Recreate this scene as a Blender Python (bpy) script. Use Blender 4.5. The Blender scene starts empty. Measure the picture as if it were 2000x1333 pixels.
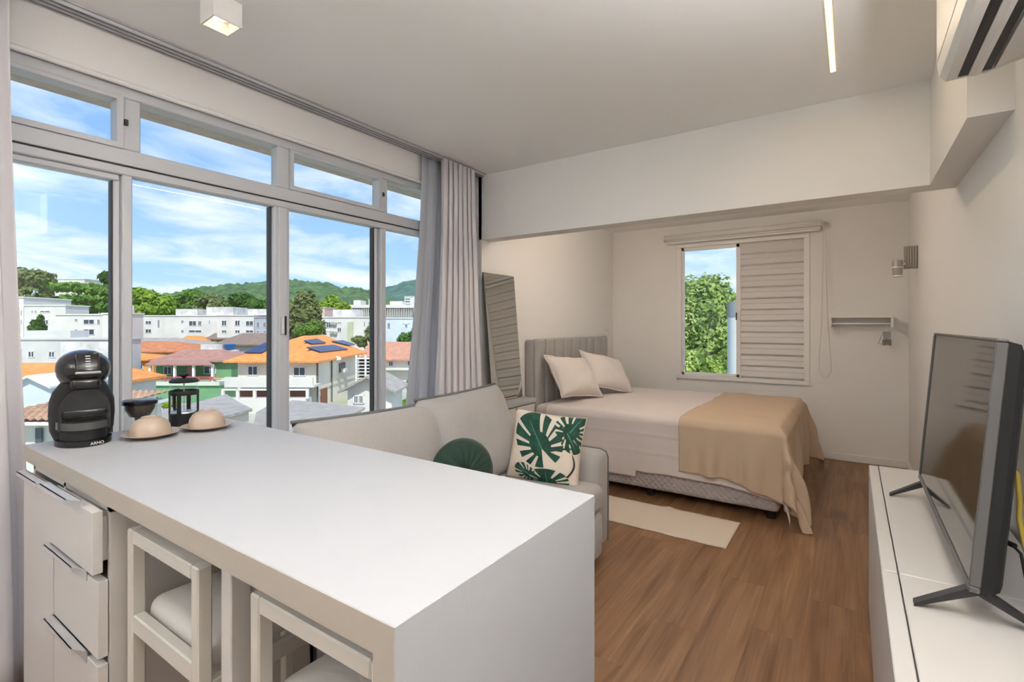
import bpy, bmesh, math, random
from mathutils import Vector, Matrix, noise
random.seed(7)
sc = bpy.context.scene
COL = sc.collection
R = math.radians
PI = math.pi

# ------------------------------------------------------------------ camera, world, sun, exposure
FPX, CYPX, YAW, EYE = 973.566, 636.26, R(34.288), 1.3
cam_d = bpy.data.cameras.new('camera'); cam = bpy.data.objects.new('camera', cam_d); COL.objects.link(cam)
cam.location = (0, 0, EYE); cam.rotation_euler = (R(90), 0, YAW)
cam_d.sensor_width = 36; cam_d.lens = FPX*36/2000; cam_d.shift_y = -(666.5-CYPX)/2000
cam_d.clip_start = .02; cam_d.clip_end = 3000
sc.camera = cam
vs = sc.view_settings
vs.view_transform = 'Standard'; vs.look = 'None'; vs.gamma = 1; vs.use_curve_mapping = False
vs.exposure = 0.93
sc.cycles.max_bounces = 10; sc.cycles.diffuse_bounces = 6; sc.cycles.transparent_max_bounces = 12
sc.cycles.caustics_reflective = False; sc.cycles.caustics_refractive = False
SKY_STRENGTH = 1.0

world = bpy.data.worlds.new('sky'); sc.world = world; world.use_nodes = True
wt = world.node_tree; wt.nodes.clear()
def N(t, kind, **k):
    n = t.nodes.new(kind)
    for a, v in k.items(): setattr(n, a, v)
    return n
def ramp(t, stops, interp='LINEAR'):
    n = t.nodes.new('ShaderNodeValToRGB'); e = n.color_ramp; e.interpolation = interp
    while len(e.elements) < len(stops): e.elements.new(.5)
    for el, (p, c) in zip(e.elements, stops):
        el.position = p; el.color = (c[0], c[1], c[2], 1) if len(c) == 3 else c
    return n
def mathn(t, op, a, b=None, clamp=False):
    n = N(t, 'ShaderNodeMath', operation=op); n.use_clamp = clamp
    for i, v in enumerate((a, b)):
        if v is None: continue
        if isinstance(v, (int, float)): n.inputs[i].default_value = v
        else: t.links.new(v, n.inputs[i])
    return n.outputs[0]
def mixc(t, fac, a, b, mode='MIX'):
    n = N(t, 'ShaderNodeMix', data_type='RGBA', blend_type=mode)
    for sck, v in ((n.inputs[0], fac), (n.inputs[6], a), (n.inputs[7], b)):
        if isinstance(v, (int, float)): sck.default_value = v
        elif isinstance(v, tuple): sck.default_value = (v[0], v[1], v[2], 1)
        else: t.links.new(v, sck)
    return n.outputs[2]
def build_world():
    t = wt; L = t.links
    tc = N(t, 'ShaderNodeTexCoord'); sx = N(t, 'ShaderNodeSeparateXYZ'); L.new(tc.outputs['Generated'], sx.inputs[0])
    grad = ramp(t, [(0, (.44, .56, .67)), (.08, (.29, .45, .66)), (.25, (.18, .33, .60)), (.6, (.12, .25, .54)), (1, (.10, .21, .49))])
    L.new(mathn(t, 'MAXIMUM', sx.outputs[2], 0.0), grad.inputs[0])
    den = mathn(t, 'ADD', mathn(t, 'MAXIMUM', sx.outputs[2], 0.0), .16)
    cx = N(t, 'ShaderNodeCombineXYZ'); L.new(mathn(t, 'DIVIDE', sx.outputs[0], den), cx.inputs[0]); L.new(mathn(t, 'DIVIDE', sx.outputs[1], den), cx.inputs[1])
    mp = N(t, 'ShaderNodeMapping'); L.new(cx.outputs[0], mp.inputs[0])
    mp.inputs['Rotation'].default_value = (0, 0, R(-20)); mp.inputs['Scale'].default_value = (1.25, 1.0, 1); mp.inputs['Location'].default_value = (3.1, 1.7, 0)
    n1 = N(t, 'ShaderNodeTexNoise'); n1.inputs['Scale'].default_value = 1.5; n1.inputs['Detail'].default_value = 9; n1.inputs['Roughness'].default_value = .58; n1.inputs['Distortion'].default_value = .5
    L.new(mp.outputs[0], n1.inputs['Vector'])
    cr = ramp(t, [(.41, (0, 0, 0)), (.52, (.42, .42, .42)), (.66, (1, 1, 1))]); L.new(n1.outputs['Fac'], cr.inputs[0])
    n2 = N(t, 'ShaderNodeTexNoise'); n2.inputs['Scale'].default_value = 2.6; n2.inputs['Detail'].default_value = 6
    L.new(mp.outputs[0], n2.inputs['Vector'])
    cc = ramp(t, [(.3, (.52, .57, .66)), (.7, (.70, .71, .73))]); L.new(n2.outputs['Fac'], cc.inputs[0])
    fac = mathn(t, 'MULTIPLY', cr.outputs[0], .88)
    col = mixc(t, fac, grad.outputs[0], cc.outputs[0])
    bg = N(t, 'ShaderNodeBackground'); L.new(col, bg.inputs[0]); bg.inputs[1].default_value = SKY_STRENGTH
    o = N(t, 'ShaderNodeOutputWorld'); L.new(bg.outputs[0], o.inputs[0])
build_world()

sun_d = bpy.data.lights.new('sun', 'SUN'); sun_d.energy = 2.5; sun_d.angle = R(.6); sun_d.color = (1, .95, .87)
sun = bpy.data.objects.new('sun', sun_d); COL.objects.link(sun)
sun.rotation_euler = Vector((-.55, .42, -.85)).to_track_quat('-Z', 'Y').to_euler()   # comes from behind the building, high up

# ------------------------------------------------------------------ materials
MATS = {}
def mat(name, col=(.8, .8, .8), rough=.5, metal=0, spec=.5, bump=0, bscale=40, bstretch=(1, 1, 1), var=0, vscale=4, emit=None, estr=0, sheen=0, detail=4, coat=0, col2=None, coords='Object'):
    if name in MATS: return MATS[name]
    m = bpy.data.materials.new(name); m.use_nodes = True; t = m.node_tree; b = t.nodes['Principled BSDF']; L = t.links
    b.inputs['Base Color'].default_value = (*col, 1); b.inputs['Roughness'].default_value = rough; b.inputs['Metallic'].default_value = metal
    b.inputs['Specular IOR Level'].default_value = spec
    if coat: b.inputs['Coat Weight'].default_value = coat; b.inputs['Coat Roughness'].default_value = .05
    if sheen: b.inputs['Sheen Weight'].default_value = sheen
    tc = N(t, 'ShaderNodeTexCoord'); mp = N(t, 'ShaderNodeMapping'); L.new(tc.outputs[coords], mp.inputs[0]); mp.inputs['Scale'].default_value = bstretch
    if var or col2:
        n = N(t, 'ShaderNodeTexNoise'); n.inputs['Scale'].default_value = vscale; n.inputs['Detail'].default_value = detail; L.new(mp.outputs[0], n.inputs['Vector'])
        c2 = col2 or tuple(x*(1-var) for x in col)
        rp = ramp(t, [(.35, c2), (.65, col)]); L.new(n.outputs['Fac'], rp.inputs[0]); L.new(rp.outputs[0], b.inputs['Base Color'])
    if bump:
        n = N(t, 'ShaderNodeTexNoise'); n.inputs['Scale'].default_value = bscale; n.inputs['Detail'].default_value = 3; L.new(mp.outputs[0], n.inputs['Vector'])
        bp = N(t, 'ShaderNodeBump'); bp.inputs['Strength'].default_value = bump; bp.inputs['Distance'].default_value = .004; L.new(n.outputs['Fac'], bp.inputs['Height']); L.new(bp.outputs[0], b.inputs['Normal'])
    if emit: b.inputs['Emission Color'].default_value = (*emit, 1); b.inputs['Emission Strength'].default_value = estr
    MATS[name] = m; return m

def glass(name, tint=(.97, .985, .98), refl=.08, rough=0.0):
    if name in MATS: return MATS[name]
    m = bpy.data.materials.new(name); m.use_nodes = True; t = m.node_tree; t.nodes.clear(); L = t.links
    tr = N(t, 'ShaderNodeBsdfTransparent'); tr.inputs[0].default_value = (*tint, 1)
    gl = N(t, 'ShaderNodeBsdfGlossy'); gl.inputs['Roughness'].default_value = rough
    fr = N(t, 'ShaderNodeLayerWeight'); fr.inputs[0].default_value = .5
    mx = N(t, 'ShaderNodeMixShader'); L.new(mathn(t, 'ADD', mathn(t, 'MULTIPLY', mathn(t, 'POWER', fr.outputs['Facing'], 4.0), .7), refl*.35), mx.inputs[0]); L.new(tr.outputs[0], mx.inputs[1]); L.new(gl.outputs[0], mx.inputs[2])
    o = N(t, 'ShaderNodeOutputMaterial'); L.new(mx.outputs[0], o.inputs[0]); MATS[name] = m; return m

def cloth(name, col, trans=.35, rough=.9, bump=.25, bscale=260):
    if name in MATS: return MATS[name]
    m = bpy.data.materials.new(name); m.use_nodes = True; t = m.node_tree; t.nodes.clear(); L = t.links
    d = N(t, 'ShaderNodeBsdfDiffuse'); d.inputs[0].default_value = (*col, 1); tl = N(t, 'ShaderNodeBsdfTranslucent'); tl.inputs[0].default_value = (*col, 1)
    mx = N(t, 'ShaderNodeMixShader'); mx.inputs[0].default_value = trans; L.new(d.outputs[0], mx.inputs[1]); L.new(tl.outputs[0], mx.inputs[2])
    tc = N(t, 'ShaderNodeTexCoord'); n = N(t, 'ShaderNodeTexNoise'); n.inputs['Scale'].default_value = bscale; L.new(tc.outputs['Object'], n.inputs['Vector'])
    bp = N(t, 'ShaderNodeBump'); bp.inputs['Strength'].default_value = bump; bp.inputs['Distance'].default_value = .002; L.new(n.outputs['Fac'], bp.inputs['Height']); L.new(bp.outputs[0], d.inputs['Normal'])
    o = N(t, 'ShaderNodeOutputMaterial'); L.new(mx.outputs[0], o.inputs[0]); MATS[name] = m; return m

def wood_mat():
    m = bpy.data.materials.new('oak vinyl'); m.use_nodes = True; t = m.node_tree; b = t.nodes['Principled BSDF']; L = t.links
    tc = N(t, 'ShaderNodeTexCoord'); oi = N(t, 'ShaderNodeObjectInfo')
    ad = N(t, 'ShaderNodeVectorMath', operation='ADD'); sc3 = N(t, 'ShaderNodeVectorMath', operation='SCALE'); sc3.inputs[0].default_value = (13, 37, 5); L.new(oi.outputs['Random'], sc3.inputs['Scale'])
    L.new(tc.outputs['Object'], ad.inputs[0]); L.new(sc3.outputs[0], ad.inputs[1])
    mp = N(t, 'ShaderNodeMapping'); mp.inputs['Scale'].default_value = (9, .8, 1); L.new(ad.outputs[0], mp.inputs[0])
    n1 = N(t, 'ShaderNodeTexNoise'); n1.inputs['Scale'].default_value = 1.3; n1.inputs['Detail'].default_value = 6; n1.inputs['Distortion'].default_value = 1.2; L.new(mp.outputs[0], n1.inputs['Vector'])
    mp2 = N(t, 'ShaderNodeMapping'); mp2.inputs['Scale'].default_value = (90, 2.2, 1); L.new(ad.outputs[0], mp2.inputs[0])
    n2 = N(t, 'ShaderNodeTexNoise'); n2.inputs['Scale'].default_value = 1.0; n2.inputs['Detail'].default_value = 5; L.new(mp2.outputs[0], n2.inputs['Vector'])
    r1 = ramp(t, [(.28, (.165, .082, .038)), (.5, (.265, .142, .070)), (.72, (.355, .205, .106))]); L.new(n1.outputs['Fac'], r1.inputs[0])
    r2 = ramp(t, [(.3, (.78, .76, .74)), (.6, (1, 1, 1))]); L.new(n2.outputs['Fac'], r2.inputs[0])
    c = mixc(t, 1.0, r1.outputs[0], r2.outputs[0], 'MULTIPLY')
    hv = N(t, 'ShaderNodeHueSaturation'); L.new(c, hv.inputs['Color']); L.new(mathn(t, 'ADD', mathn(t, 'MULTIPLY', oi.outputs['Random'], .14), .93), hv.inputs['Value'])
    L.new(hv.outputs[0], b.inputs['Base Color']); b.inputs['Roughness'].default_value = .42; b.inputs['Specular IOR Level'].default_value = .4
    bp = N(t, 'ShaderNodeBump'); bp.inputs['Strength'].default_value = .12; bp.inputs['Distance'].default_value = .002; L.new(n2.outputs['Fac'], bp.inputs['Height']); L.new(bp.outputs[0], b.inputs['Normal'])
    return m
M_WOOD = wood_mat()

def quilt_mat():
    m = bpy.data.materials.new('quilted grey'); m.use_nodes = True; t = m.node_tree; b = t.nodes['Principled BSDF']; L = t.links
    b.inputs['Base Color'].default_value = (.47, .43, .42, 1); b.inputs['Roughness'].default_value = .9
    tc = N(t, 'ShaderNodeTexCoord'); mp = N(t, 'ShaderNodeMapping'); mp.inputs['Rotation'].default_value = (0, R(45), 0); L.new(tc.outputs['Object'], mp.inputs[0])
    sx = N(t, 'ShaderNodeSeparateXYZ'); L.new(mp.outputs[0], sx.inputs[0])
    a = mathn(t, 'ABSOLUTE', mathn(t, 'SINE', mathn(t, 'MULTIPLY', sx.outputs[0], 95))); c = mathn(t, 'ABSOLUTE', mathn(t, 'SINE', mathn(t, 'MULTIPLY', sx.outputs[2], 95)))
    bp = N(t, 'ShaderNodeBump'); bp.inputs['Strength'].default_value = .7; bp.inputs['Distance'].default_value = .006; L.new(mathn(t, 'MULTIPLY', a, c), bp.inputs['Height']); L.new(bp.outputs[0], b.inputs['Normal'])
    return m

def tile_mat(name, c1, c2, rows=22, ang=0):
    """fired clay roof: fine wavy courses, too far away to tell tiles apart"""
    m = bpy.data.materials.new(name); m.use_nodes = True; t = m.node_tree; b = t.nodes['Principled BSDF']; L = t.links; b.inputs['Roughness'].default_value = .9
    tc = N(t, 'ShaderNodeTexCoord'); n = N(t, 'ShaderNodeTexNoise'); n.inputs['Scale'].default_value = 1.6; n.inputs['Detail'].default_value = 8; n.inputs['Roughness'].default_value = .75; L.new(tc.outputs['Object'], n.inputs['Vector'])
    rp = ramp(t, [(.35, c2), (.62, c1)]); L.new(n.outputs['Fac'], rp.inputs[0])
    w = N(t, 'ShaderNodeTexWave'); w.wave_type = 'BANDS'; w.bands_direction = 'X' if ang == 0 else 'Y'; w.inputs['Scale'].default_value = rows/8; w.inputs['Distortion'].default_value = .4; L.new(tc.outputs['Object'], w.inputs['Vector'])
    L.new(rp.outputs[0], b.inputs['Base Color'])
    bp = N(t, 'ShaderNodeBump'); bp.inputs['Strength'].default_value = .6; bp.inputs['Distance'].default_value = .08; L.new(w.outputs['Fac'], bp.inputs['Height']); L.new(bp.outputs[0], b.inputs['Normal'])
    MATS[name] = m; return m

def leaf_mat(name, c1, c2, c3, scale=.9):
    m = bpy.data.materials.new(name); m.use_nodes = True; t = m.node_tree; t.nodes.clear(); L = t.links
    tc = N(t, 'ShaderNodeTexCoord'); n = N(t, 'ShaderNodeTexNoise'); n.inputs['Scale'].default_value = scale; n.inputs['Detail'].default_value = 7; n.inputs['Roughness'].default_value = .7; L.new(tc.outputs['Object'], n.inputs['Vector'])
    rp = ramp(t, [(.3, c1), (.5, c2), (.7, c3)]); L.new(n.outputs['Fac'], rp.inputs[0])
    d = N(t, 'ShaderNodeBsdfDiffuse'); tl = N(t, 'ShaderNodeBsdfTranslucent'); mx = N(t, 'ShaderNodeMixShader'); mx.inputs[0].default_value = .3
    L.new(rp.outputs[0], d.inputs[0]); L.new(rp.outputs[0], tl.inputs[0]); L.new(d.outputs[0], mx.inputs[1]); L.new(tl.outputs[0], mx.inputs[2])
    o = N(t, 'ShaderNodeOutputMaterial'); L.new(mx.outputs[0], o.inputs[0]); MATS[name] = m; return m

WALL = mat('wall paint', (.80, .785, .77), .85, bump=.05, bscale=120)
CEIL = mat('ceiling paint', (.90, .895, .885), .9)
TRIMW = mat('white trim', (.80, .79, .77), .5)
ALU = mat('white window aluminium', (.54, .55, .58), .42)
GASK = mat('rubber gasket', (.03, .03, .03), .6)
GLASS = glass('window glass')
LAM = mat('white laminate', (.425, .435, .455), .55, spec=.3, bump=.06, bscale=18, bstretch=(1, 12, 1))
LAMC = mat('cabinet laminate', (.58, .56, .535), .45)
CABW = mat('white melamine', (.62, .60, .575), .5)
EDGE = mat('taupe edge band', (.44, .40, .345), .5)
METAL = mat('brushed aluminium', (.78, .79, .80), .45, .85)
STOOLW = mat('cream painted wood', (.62, .60, .55), .5)
BLACK = mat('black gloss plastic', (.012, .012, .013), .16)
BLACKM = mat('black matt plastic', (.014, .014, .015), .55, spec=.3)
SOFA = mat('grey sofa linen', (.44, .42, .405), .95, bump=.35, bscale=420, sheen=.2, var=.1, vscale=180)
PIPING = mat('dark grey piping', (.17, .17, .17), .9)
DRAPE = cloth('white curtain cloth', (.82, .80, .83), .12)
SHEER = cloth('grey curtain lining', (.58, .60, .66), .22)
SHEET = cloth('blush white cotton', (.78, .71, .68), .1, bump=.12)
PILLOWM = cloth('pillow cotton', (.80, .74, .70), .1, bump=.12)
BEIGE = cloth('beige blanket', (.64, .50, .365), .1, bump=.3, bscale=320)
HEADB = mat('grey headboard linen', (.40, .385, .37), .95, bump=.35, bscale=420)
RUGM = mat('cream woven rug', (.72, .62, .52), 1, bump=.8, bscale=180, bstretch=(.25, 2.2, 1))

# ------------------------------------------------------------------ mesh helpers
class MB:
    def __init__(s): s.v = []; s.f = []; s.m = []; s.cur = 0
    def mi(s, i): s.cur = i; return s
    def add(s, vs_, fs, M=None):
        o = len(s.v)
        for p in vs_:
            p = Vector(p)
            s.v.append(tuple(M @ p) if M is not None else tuple(p))
        for f in fs: s.f.append([i+o for i in f]); s.m.append(s.cur)
        return s
    def box(s, x0, x1, y0, y1, z0, z1, M=None):
        return s.add([(x, y, z) for z in (z0, z1) for y in (y0, y1) for x in (x0, x1)],
                     [(0, 2, 3, 1), (4, 5, 7, 6), (0, 1, 5, 4), (2, 6, 7, 3), (0, 4, 6, 2), (1, 3, 7, 5)], M)
    def rbox(s, x0, x1, y0, y1, z0, z1, r=.01, seg=2, M=None):
        bm = bmesh.new(); bmesh.ops.create_cube(bm, size=1)
        for v in bm.verts: v.co = ((x0+x1)/2+v.co.x*(x1-x0), (y0+y1)/2+v.co.y*(y1-y0), (z0+z1)/2+v.co.z*(z1-z0))
        r = min(r, .49*min(abs(x1-x0), abs(y1-y0), abs(z1-z0)))
        bmesh.ops.bevel(bm, geom=bm.edges[:], offset=r, segments=seg, profile=.5, affect='EDGES')
        bm.verts.index_update()
        s.add([v.co[:] for v in bm.verts], [[v.index for v in f.verts] for f in bm.faces], M); bm.free(); return s
    def loft(s, rings, caps=True, closed=True, M=None):
        n = len(rings[0]); vs_ = [p for r in rings for p in r]; fs = []
        for i in range(len(rings)-1):
            for j in range(n if closed else n-1):
                k = (j+1) % n; fs.append((i*n+j, i*n+k, (i+1)*n+k, (i+1)*n+j))
        if caps and closed: fs.append(tuple(range(n-1, -1, -1))); fs.append(tuple(range((len(rings)-1)*n, len(rings)*n)))
        return s.add(vs_, fs, M)
    def cyl(s, p0, p1, r0, r1=None, n=16, M=None):
        r1 = r0 if r1 is None else r1; p0, p1 = Vector(p0), Vector(p1); d = (p1-p0).normalized()
        a = d.orthogonal().normalized(); b = d.cross(a)
        ring = lambda p, r: [tuple(p+a*(r*math.cos(2*PI*i/n))+b*(r*math.sin(2*PI*i/n))) for i in range(n)]
        return s.loft([ring(p0, r0), ring(p1, r1)], M=M)
    def tube(s, path, r, n=8, M=None):
        P = [Vector(p) for p in path]; rings = []
        up = None
        for i, p in enumerate(P):
            d = (P[min(i+1, len(P)-1)]-P[max(i-1, 0)]).normalized()
            a = d.orthogonal().normalized() if up is None else (up-d*up.dot(d)).normalized()
            up = a; b = d.cross(a); rr = r[i] if isinstance(r, (list, tuple)) else r
            rings.append([tuple(p+a*(rr*math.cos(2*PI*k/n))+b*(rr*math.sin(2*PI*k/n))) for k in range(n)])
        return s.loft(rings, M=M)
    def lathe(s, prof, n=32, c=(0, 0, 0), M=None, caps=True):
        return s.loft([[(c[0]+r*math.cos(2*PI*i/n), c[1]+r*math.sin(2*PI*i/n), c[2]+z) for i in range(n)] for r, z in prof], caps=caps, M=M)
    def prism(s, poly, h0, h1, axis='z', M=None):
        n = len(poly); mk = {'z': lambda a, b, h: (a, b, h), 'y': lambda a, b, h: (a, h, b), 'x': lambda a, b, h: (h, a, b)}[axis]
        vs_ = [mk(a, b, h0) for a, b in poly]+[mk(a, b, h1) for a, b in poly]
        fs = [tuple(range(n-1, -1, -1)), tuple(range(n, 2*n))]+[(i, (i+1) % n, n+(i+1) % n, n+i) for i in range(n)]
        return s.add(vs_, fs, M)
    def grid(s, fn, nu, nv, M=None):
        vs_ = [fn(i/nu, j/nv) for i in range(nu+1) for j in range(nv+1)]
        fs = [(i*(nv+1)+j, (i+1)*(nv+1)+j, (i+1)*(nv+1)+j+1, i*(nv+1)+j+1) for i in range(nu) for j in range(nv)]
        return s.add(vs_, fs, M)
    def build(s, name, m, parent=None, smooth=None, kind=None, label=None, cat=None, group=None, loc=None, rot=None, recalc=True):
        me = bpy.data.meshes.new(name); me.from_pydata(s.v, [], s.f)
        ms = m if isinstance(m, (list, tuple)) else [m]
        for x in ms: me.materials.append(x)
        if len(ms) > 1: me.polygons.foreach_set('material_index', s.m)
        if recalc:
            bm = bmesh.new(); bm.from_mesh(me); bmesh.ops.recalc_face_normals(bm, faces=bm.faces); bm.to_mesh(me); bm.free()
        if smooth:
            me.shade_smooth(); me.set_sharp_from_angle(angle=R(smooth))
        me.update()
        o = bpy.data.objects.new(name, me); COL.objects.link(o)
        if parent: o.parent = parent
        if loc: o.location = loc
        if rot: o.rotation_euler = rot
        return tag(o, label, cat, group, kind)
def tag(o, label=None, cat=None, group=None, kind=None):
    if label: o['label'] = label
    if cat: o['category'] = cat
    if group: o['group'] = group
    if kind: o['kind'] = kind
    return o
def thing(name, label, cat, loc=(0, 0, 0), rot=(0, 0, 0), group=None, kind=None):
    o = bpy.data.objects.new(name, None); COL.objects.link(o); o.location = loc; o.rotation_euler = rot; o.empty_display_size = .1
    return tag(o, label, cat, group, kind)
def solidify(o, t, offset=0):
    md = o.modifiers.new('thickness', 'SOLIDIFY'); md.thickness = t; md.offset = offset; return o
def B(*a): return MB().box(*a)
def RB(*a, **k): return MB().rbox(*a, **k)
def lerp(a, b, t): return a+(b-a)*t
def sstep(a, b, x): t = min(1, max(0, (x-a)/(b-a))); return t*t*(3-2*t)
def nz(*p): return noise.noise(Vector(p))

# ------------------------------------------------------------------ room dimensions
XW, XR, XBL, YB, YK, YF, ZC, ZB = -2.46, .425, -2.425, 3.13, 5.756, -1.6, 2.488, 1.981
WX0, WX1, WZ0, WZ1 = -1.628, -.366, .715, 2.206     # bedroom window opening
GZ0, GZ1, GY0, GY1 = .10, 2.29, -1.45, 3.06         # living glazing opening

def shell():
    fl = B(XW-.16, XR+.15, YF-.15, YK+.15, -.2, -.012).build('floor', mat('floor joint', (.16, .08, .04), .8), kind='structure', label='brown wood plank floor of the studio')
    w = .1836; x = -2.56; i = 0; rnd = random.Random(3); meshes = {}
    while x < XR:
        y = YF-rnd.uniform(0, 1.1)
        while y < YK:
            y0, y1 = max(y, YF), min(y+1.22, YK); x0, x1 = max(x, XW), min(x+w, XR)
            if y1-y0 > .02 and x1-x0 > .01:
                k = (round(x1-x0, 3), round(y1-y0, 3))
                if k not in meshes:
                    o = RB(.0002, k[0]-.0002, .0002, k[1]-.0002, -.012, 0, r=.0006, seg=1).build('plank', M_WOOD, fl); meshes[k] = o.data
                else:
                    o = bpy.data.objects.new('plank', meshes[k]); COL.objects.link(o); o.parent = fl
                o.location = (x0, y0, 0)
            y += 1.22
        x += w
    B(XW-.16, XR+.15, YF-.15, YK+.15, ZC, ZC+.2).build('ceiling', CEIL, kind='structure', label='plain white ceiling')
    B(XBL, XR, YB+.14, YK, 2.434, ZC-.002).build('ceiling_bedroom', CEIL, kind='structure', label='slightly lower white ceiling over the bed alcove')
    m = MB(); m.box(XW-.16, XW, YF-.15, YB, GZ1, ZC); m.box(XW-.16, XW, YF-.15, YB, -.2, GZ0); m.box(XW-.16, XW, YF-.15, GY0, GZ0, GZ1); m.box(XW-.16, XW, GY1, YB, GZ0, GZ1)
    m.box(XW-.16, XBL, YB, YK+.15, -.2, ZC)
    m.build('wall_left', WALL, kind='structure', label='off-white wall holding the wide living room window')
    m = MB(); m.box(XBL, WX0, YK, YK+.15, -.2, ZC); m.box(WX1, XR+.15, YK, YK+.15, -.2, ZC); m.box(WX0, WX1, YK, YK+.15, -.2, WZ0); m.box(WX0, WX1, YK, YK+.15, WZ1, ZC)
    m.build('wall_back', WALL, kind='structure', label='off-white wall with the shuttered bedroom window')
    B(XR, XR+.15, YF-.15, YK, -.2, ZC).build('wall_right', WALL, kind='structure', label='off-white wall behind the television')
    B(XW, XR, YF-.15, YF, -.2, ZC).build('wall_front', WALL, kind='structure', label='off-white wall closing the kitchen end')
    B(XBL-.03, XR, YB, YB+.14, ZB, ZC).build('beam', WALL, kind='structure', label='deep white beam between living area and bed alcove')
    B(.312, XR, 2.19, YB, ZB, ZC).build('soffit', WALL, kind='structure', label='boxed white soffit below the air conditioner')
    BBM = TRIMW
    RB(-2.4, XR, YK-.014, YK, 0, .07, r=.004, seg=1).build('baseboard_back', BBM, kind='structure')
    RB(XR-.014, XR, 2.86, YK-.014, 0, .07, r=.004, seg=1).build('baseboard_right', BBM, kind='structure')
    RB(XBL, XBL+.014, 5.36, YK-.014, 0, .07, r=.004, seg=1).build('baseboard_left', BBM, kind='structure')
shell()

def window_living():
    w = thing('window_1', 'wide white aluminium window with tall sliding panes and fixed toplights', None, (0, 0, 0), kind='structure')
    def p(name, *a, m=ALU, r=.004): return RB(*a, r=r, seg=1).build(name, m, w)
    xo, xi = -2.56, -2.485
    p('frame_head', xo, xi, GY0, GY1, 2.243, GZ1); p('frame_sill', xo, xi+.01, GY0, GY1, GZ0, GZ0+.06)
    p('frame_jamb', xo, xi, GY0, GY0+.05, GZ0, GZ1); p('frame_jamb', xo, xi, GY1-.05, GY1, GZ0, GZ1)
    p('transom', xo, xi, GY0, GY1, 1.963, 2.03); p('transom_track', xo+.01, xi-.006, GY0, GY1, 1.925, 1.962); p('gasket', xo+.02, xi+.0005, GY0, GY1, 1.9605, 1.965, m=GASK, r=.0005)
    # mullions below the transom: centre one is the meeting stile of two sliding sashes
    for a, b in ((-.62, -.55), (.795, .83), (1.452, 1.535), (2.165, 2.205)): p('mullion', xo+.005, xi-.004, a, b, GZ0+.06, 1.925)
    for a, b in ((.772, .795), (2.135, 2.16)): p('sash_stile', xo-.01, xi-.03, a, b, GZ0+.06, 1.925)
    for a, b in ((.768, .772), (2.130, 2.135), (1.447, 1.452)): p('gasket', xo, xi-.035, a, b, GZ0+.06, 1.925, m=GASK, r=.0005)
    p('sash_stile', xo+.02, xi+.006, 1.470, 1.518, GZ0+.06, 1.925)
    p('sash_rail', xo-.005, xi-.02, GY0, .79, 1.90, 1.925)
    ys = [GY0+.05, -.62, .768, .83, 1.447, 1.535, 2.130, 2.205, GY1-.05]
    lows = [(GY0+.05, -.62), (-.55, .768), (.83, 1.447), (1.535, 2.130), (2.205, GY1-.05)]
    for a, b in lows:
        B(-2.531, -2.525, a, b, GZ0+.06, 1.925).build('pane', GLASS, w)
        p('sash_rail', -2.54, -2.515, a, b, GZ0+.06, GZ0+.11)
    for a, b in ((-.62, -.56), (.795, .858), (1.468, 1.532), (2.165, 2.215)): p('toplight_mullion', xo+.005, xi-.002, a, b, 2.03, 2.243)
    ups = [(GY0+.05, -.62), (-.56, .795), (.858, 1.468), (1.532, 2.165), (2.215, GY1-.05)]
    for k, (a, b) in enumerate(ups):
        B(-2.531, -2.525, a, b, 2.03, 2.243).build('toplight_pane', GLASS, w)
        if k in (1, 3):
            s = MB(); f = .022
            s.box(-2.55, -2.478, a, b, 2.03, 2.03+f); s.box(-2.55, -2.478, a, b, 2.243-f*.7, 2.243); s.box(-2.55, -2.478, a, a+f, 2.03+f, 2.243-f*.7); s.box(-2.55, -2.478, b-f, b, 2.03+f, 2.243-f*.7)
            s.build('toplight_sash', ALU, w)
            p('latch', -2.484, -2.474, b+.002, b+.016, 2.128, 2.152, m=GASK, r=.001)
    h = RB(-2.479, -2.462, 1.480, 1.492, 1.255, 1.345, r=.003).build('sash_handle', METAL, w)
    RB(-2.479, -2.466, 1.500, 1.506, 1.25, 1.35, r=.002).build('keeper', GASK, w)
    # rounded plaster bead along the head and the masonry reveal outside
    m = MB(); m.cyl((XW-.002, YF, 2.292), (XW-.002, GY1, 2.292), .012, n=10); m.build('trim_1', TRIMW, kind='structure', smooth=60)
    B(-2.76, -2.62, GY0-.3, GY1+.2, 2.275, 2.7).build('lintel_outside', mat('pinkish render', (.62, .52, .46), .9, var=.2, vscale=20), kind='structure', label='pinkish rendered lintel outside above the window')
    B(-2.72, -2.62, GY0-.3, GY1+.2, -.2, .07).build('sill_outside', mat('grey render', (.5, .5, .5), .9), kind='structure', label='grey rendered sill outside the window')
window_living()

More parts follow.
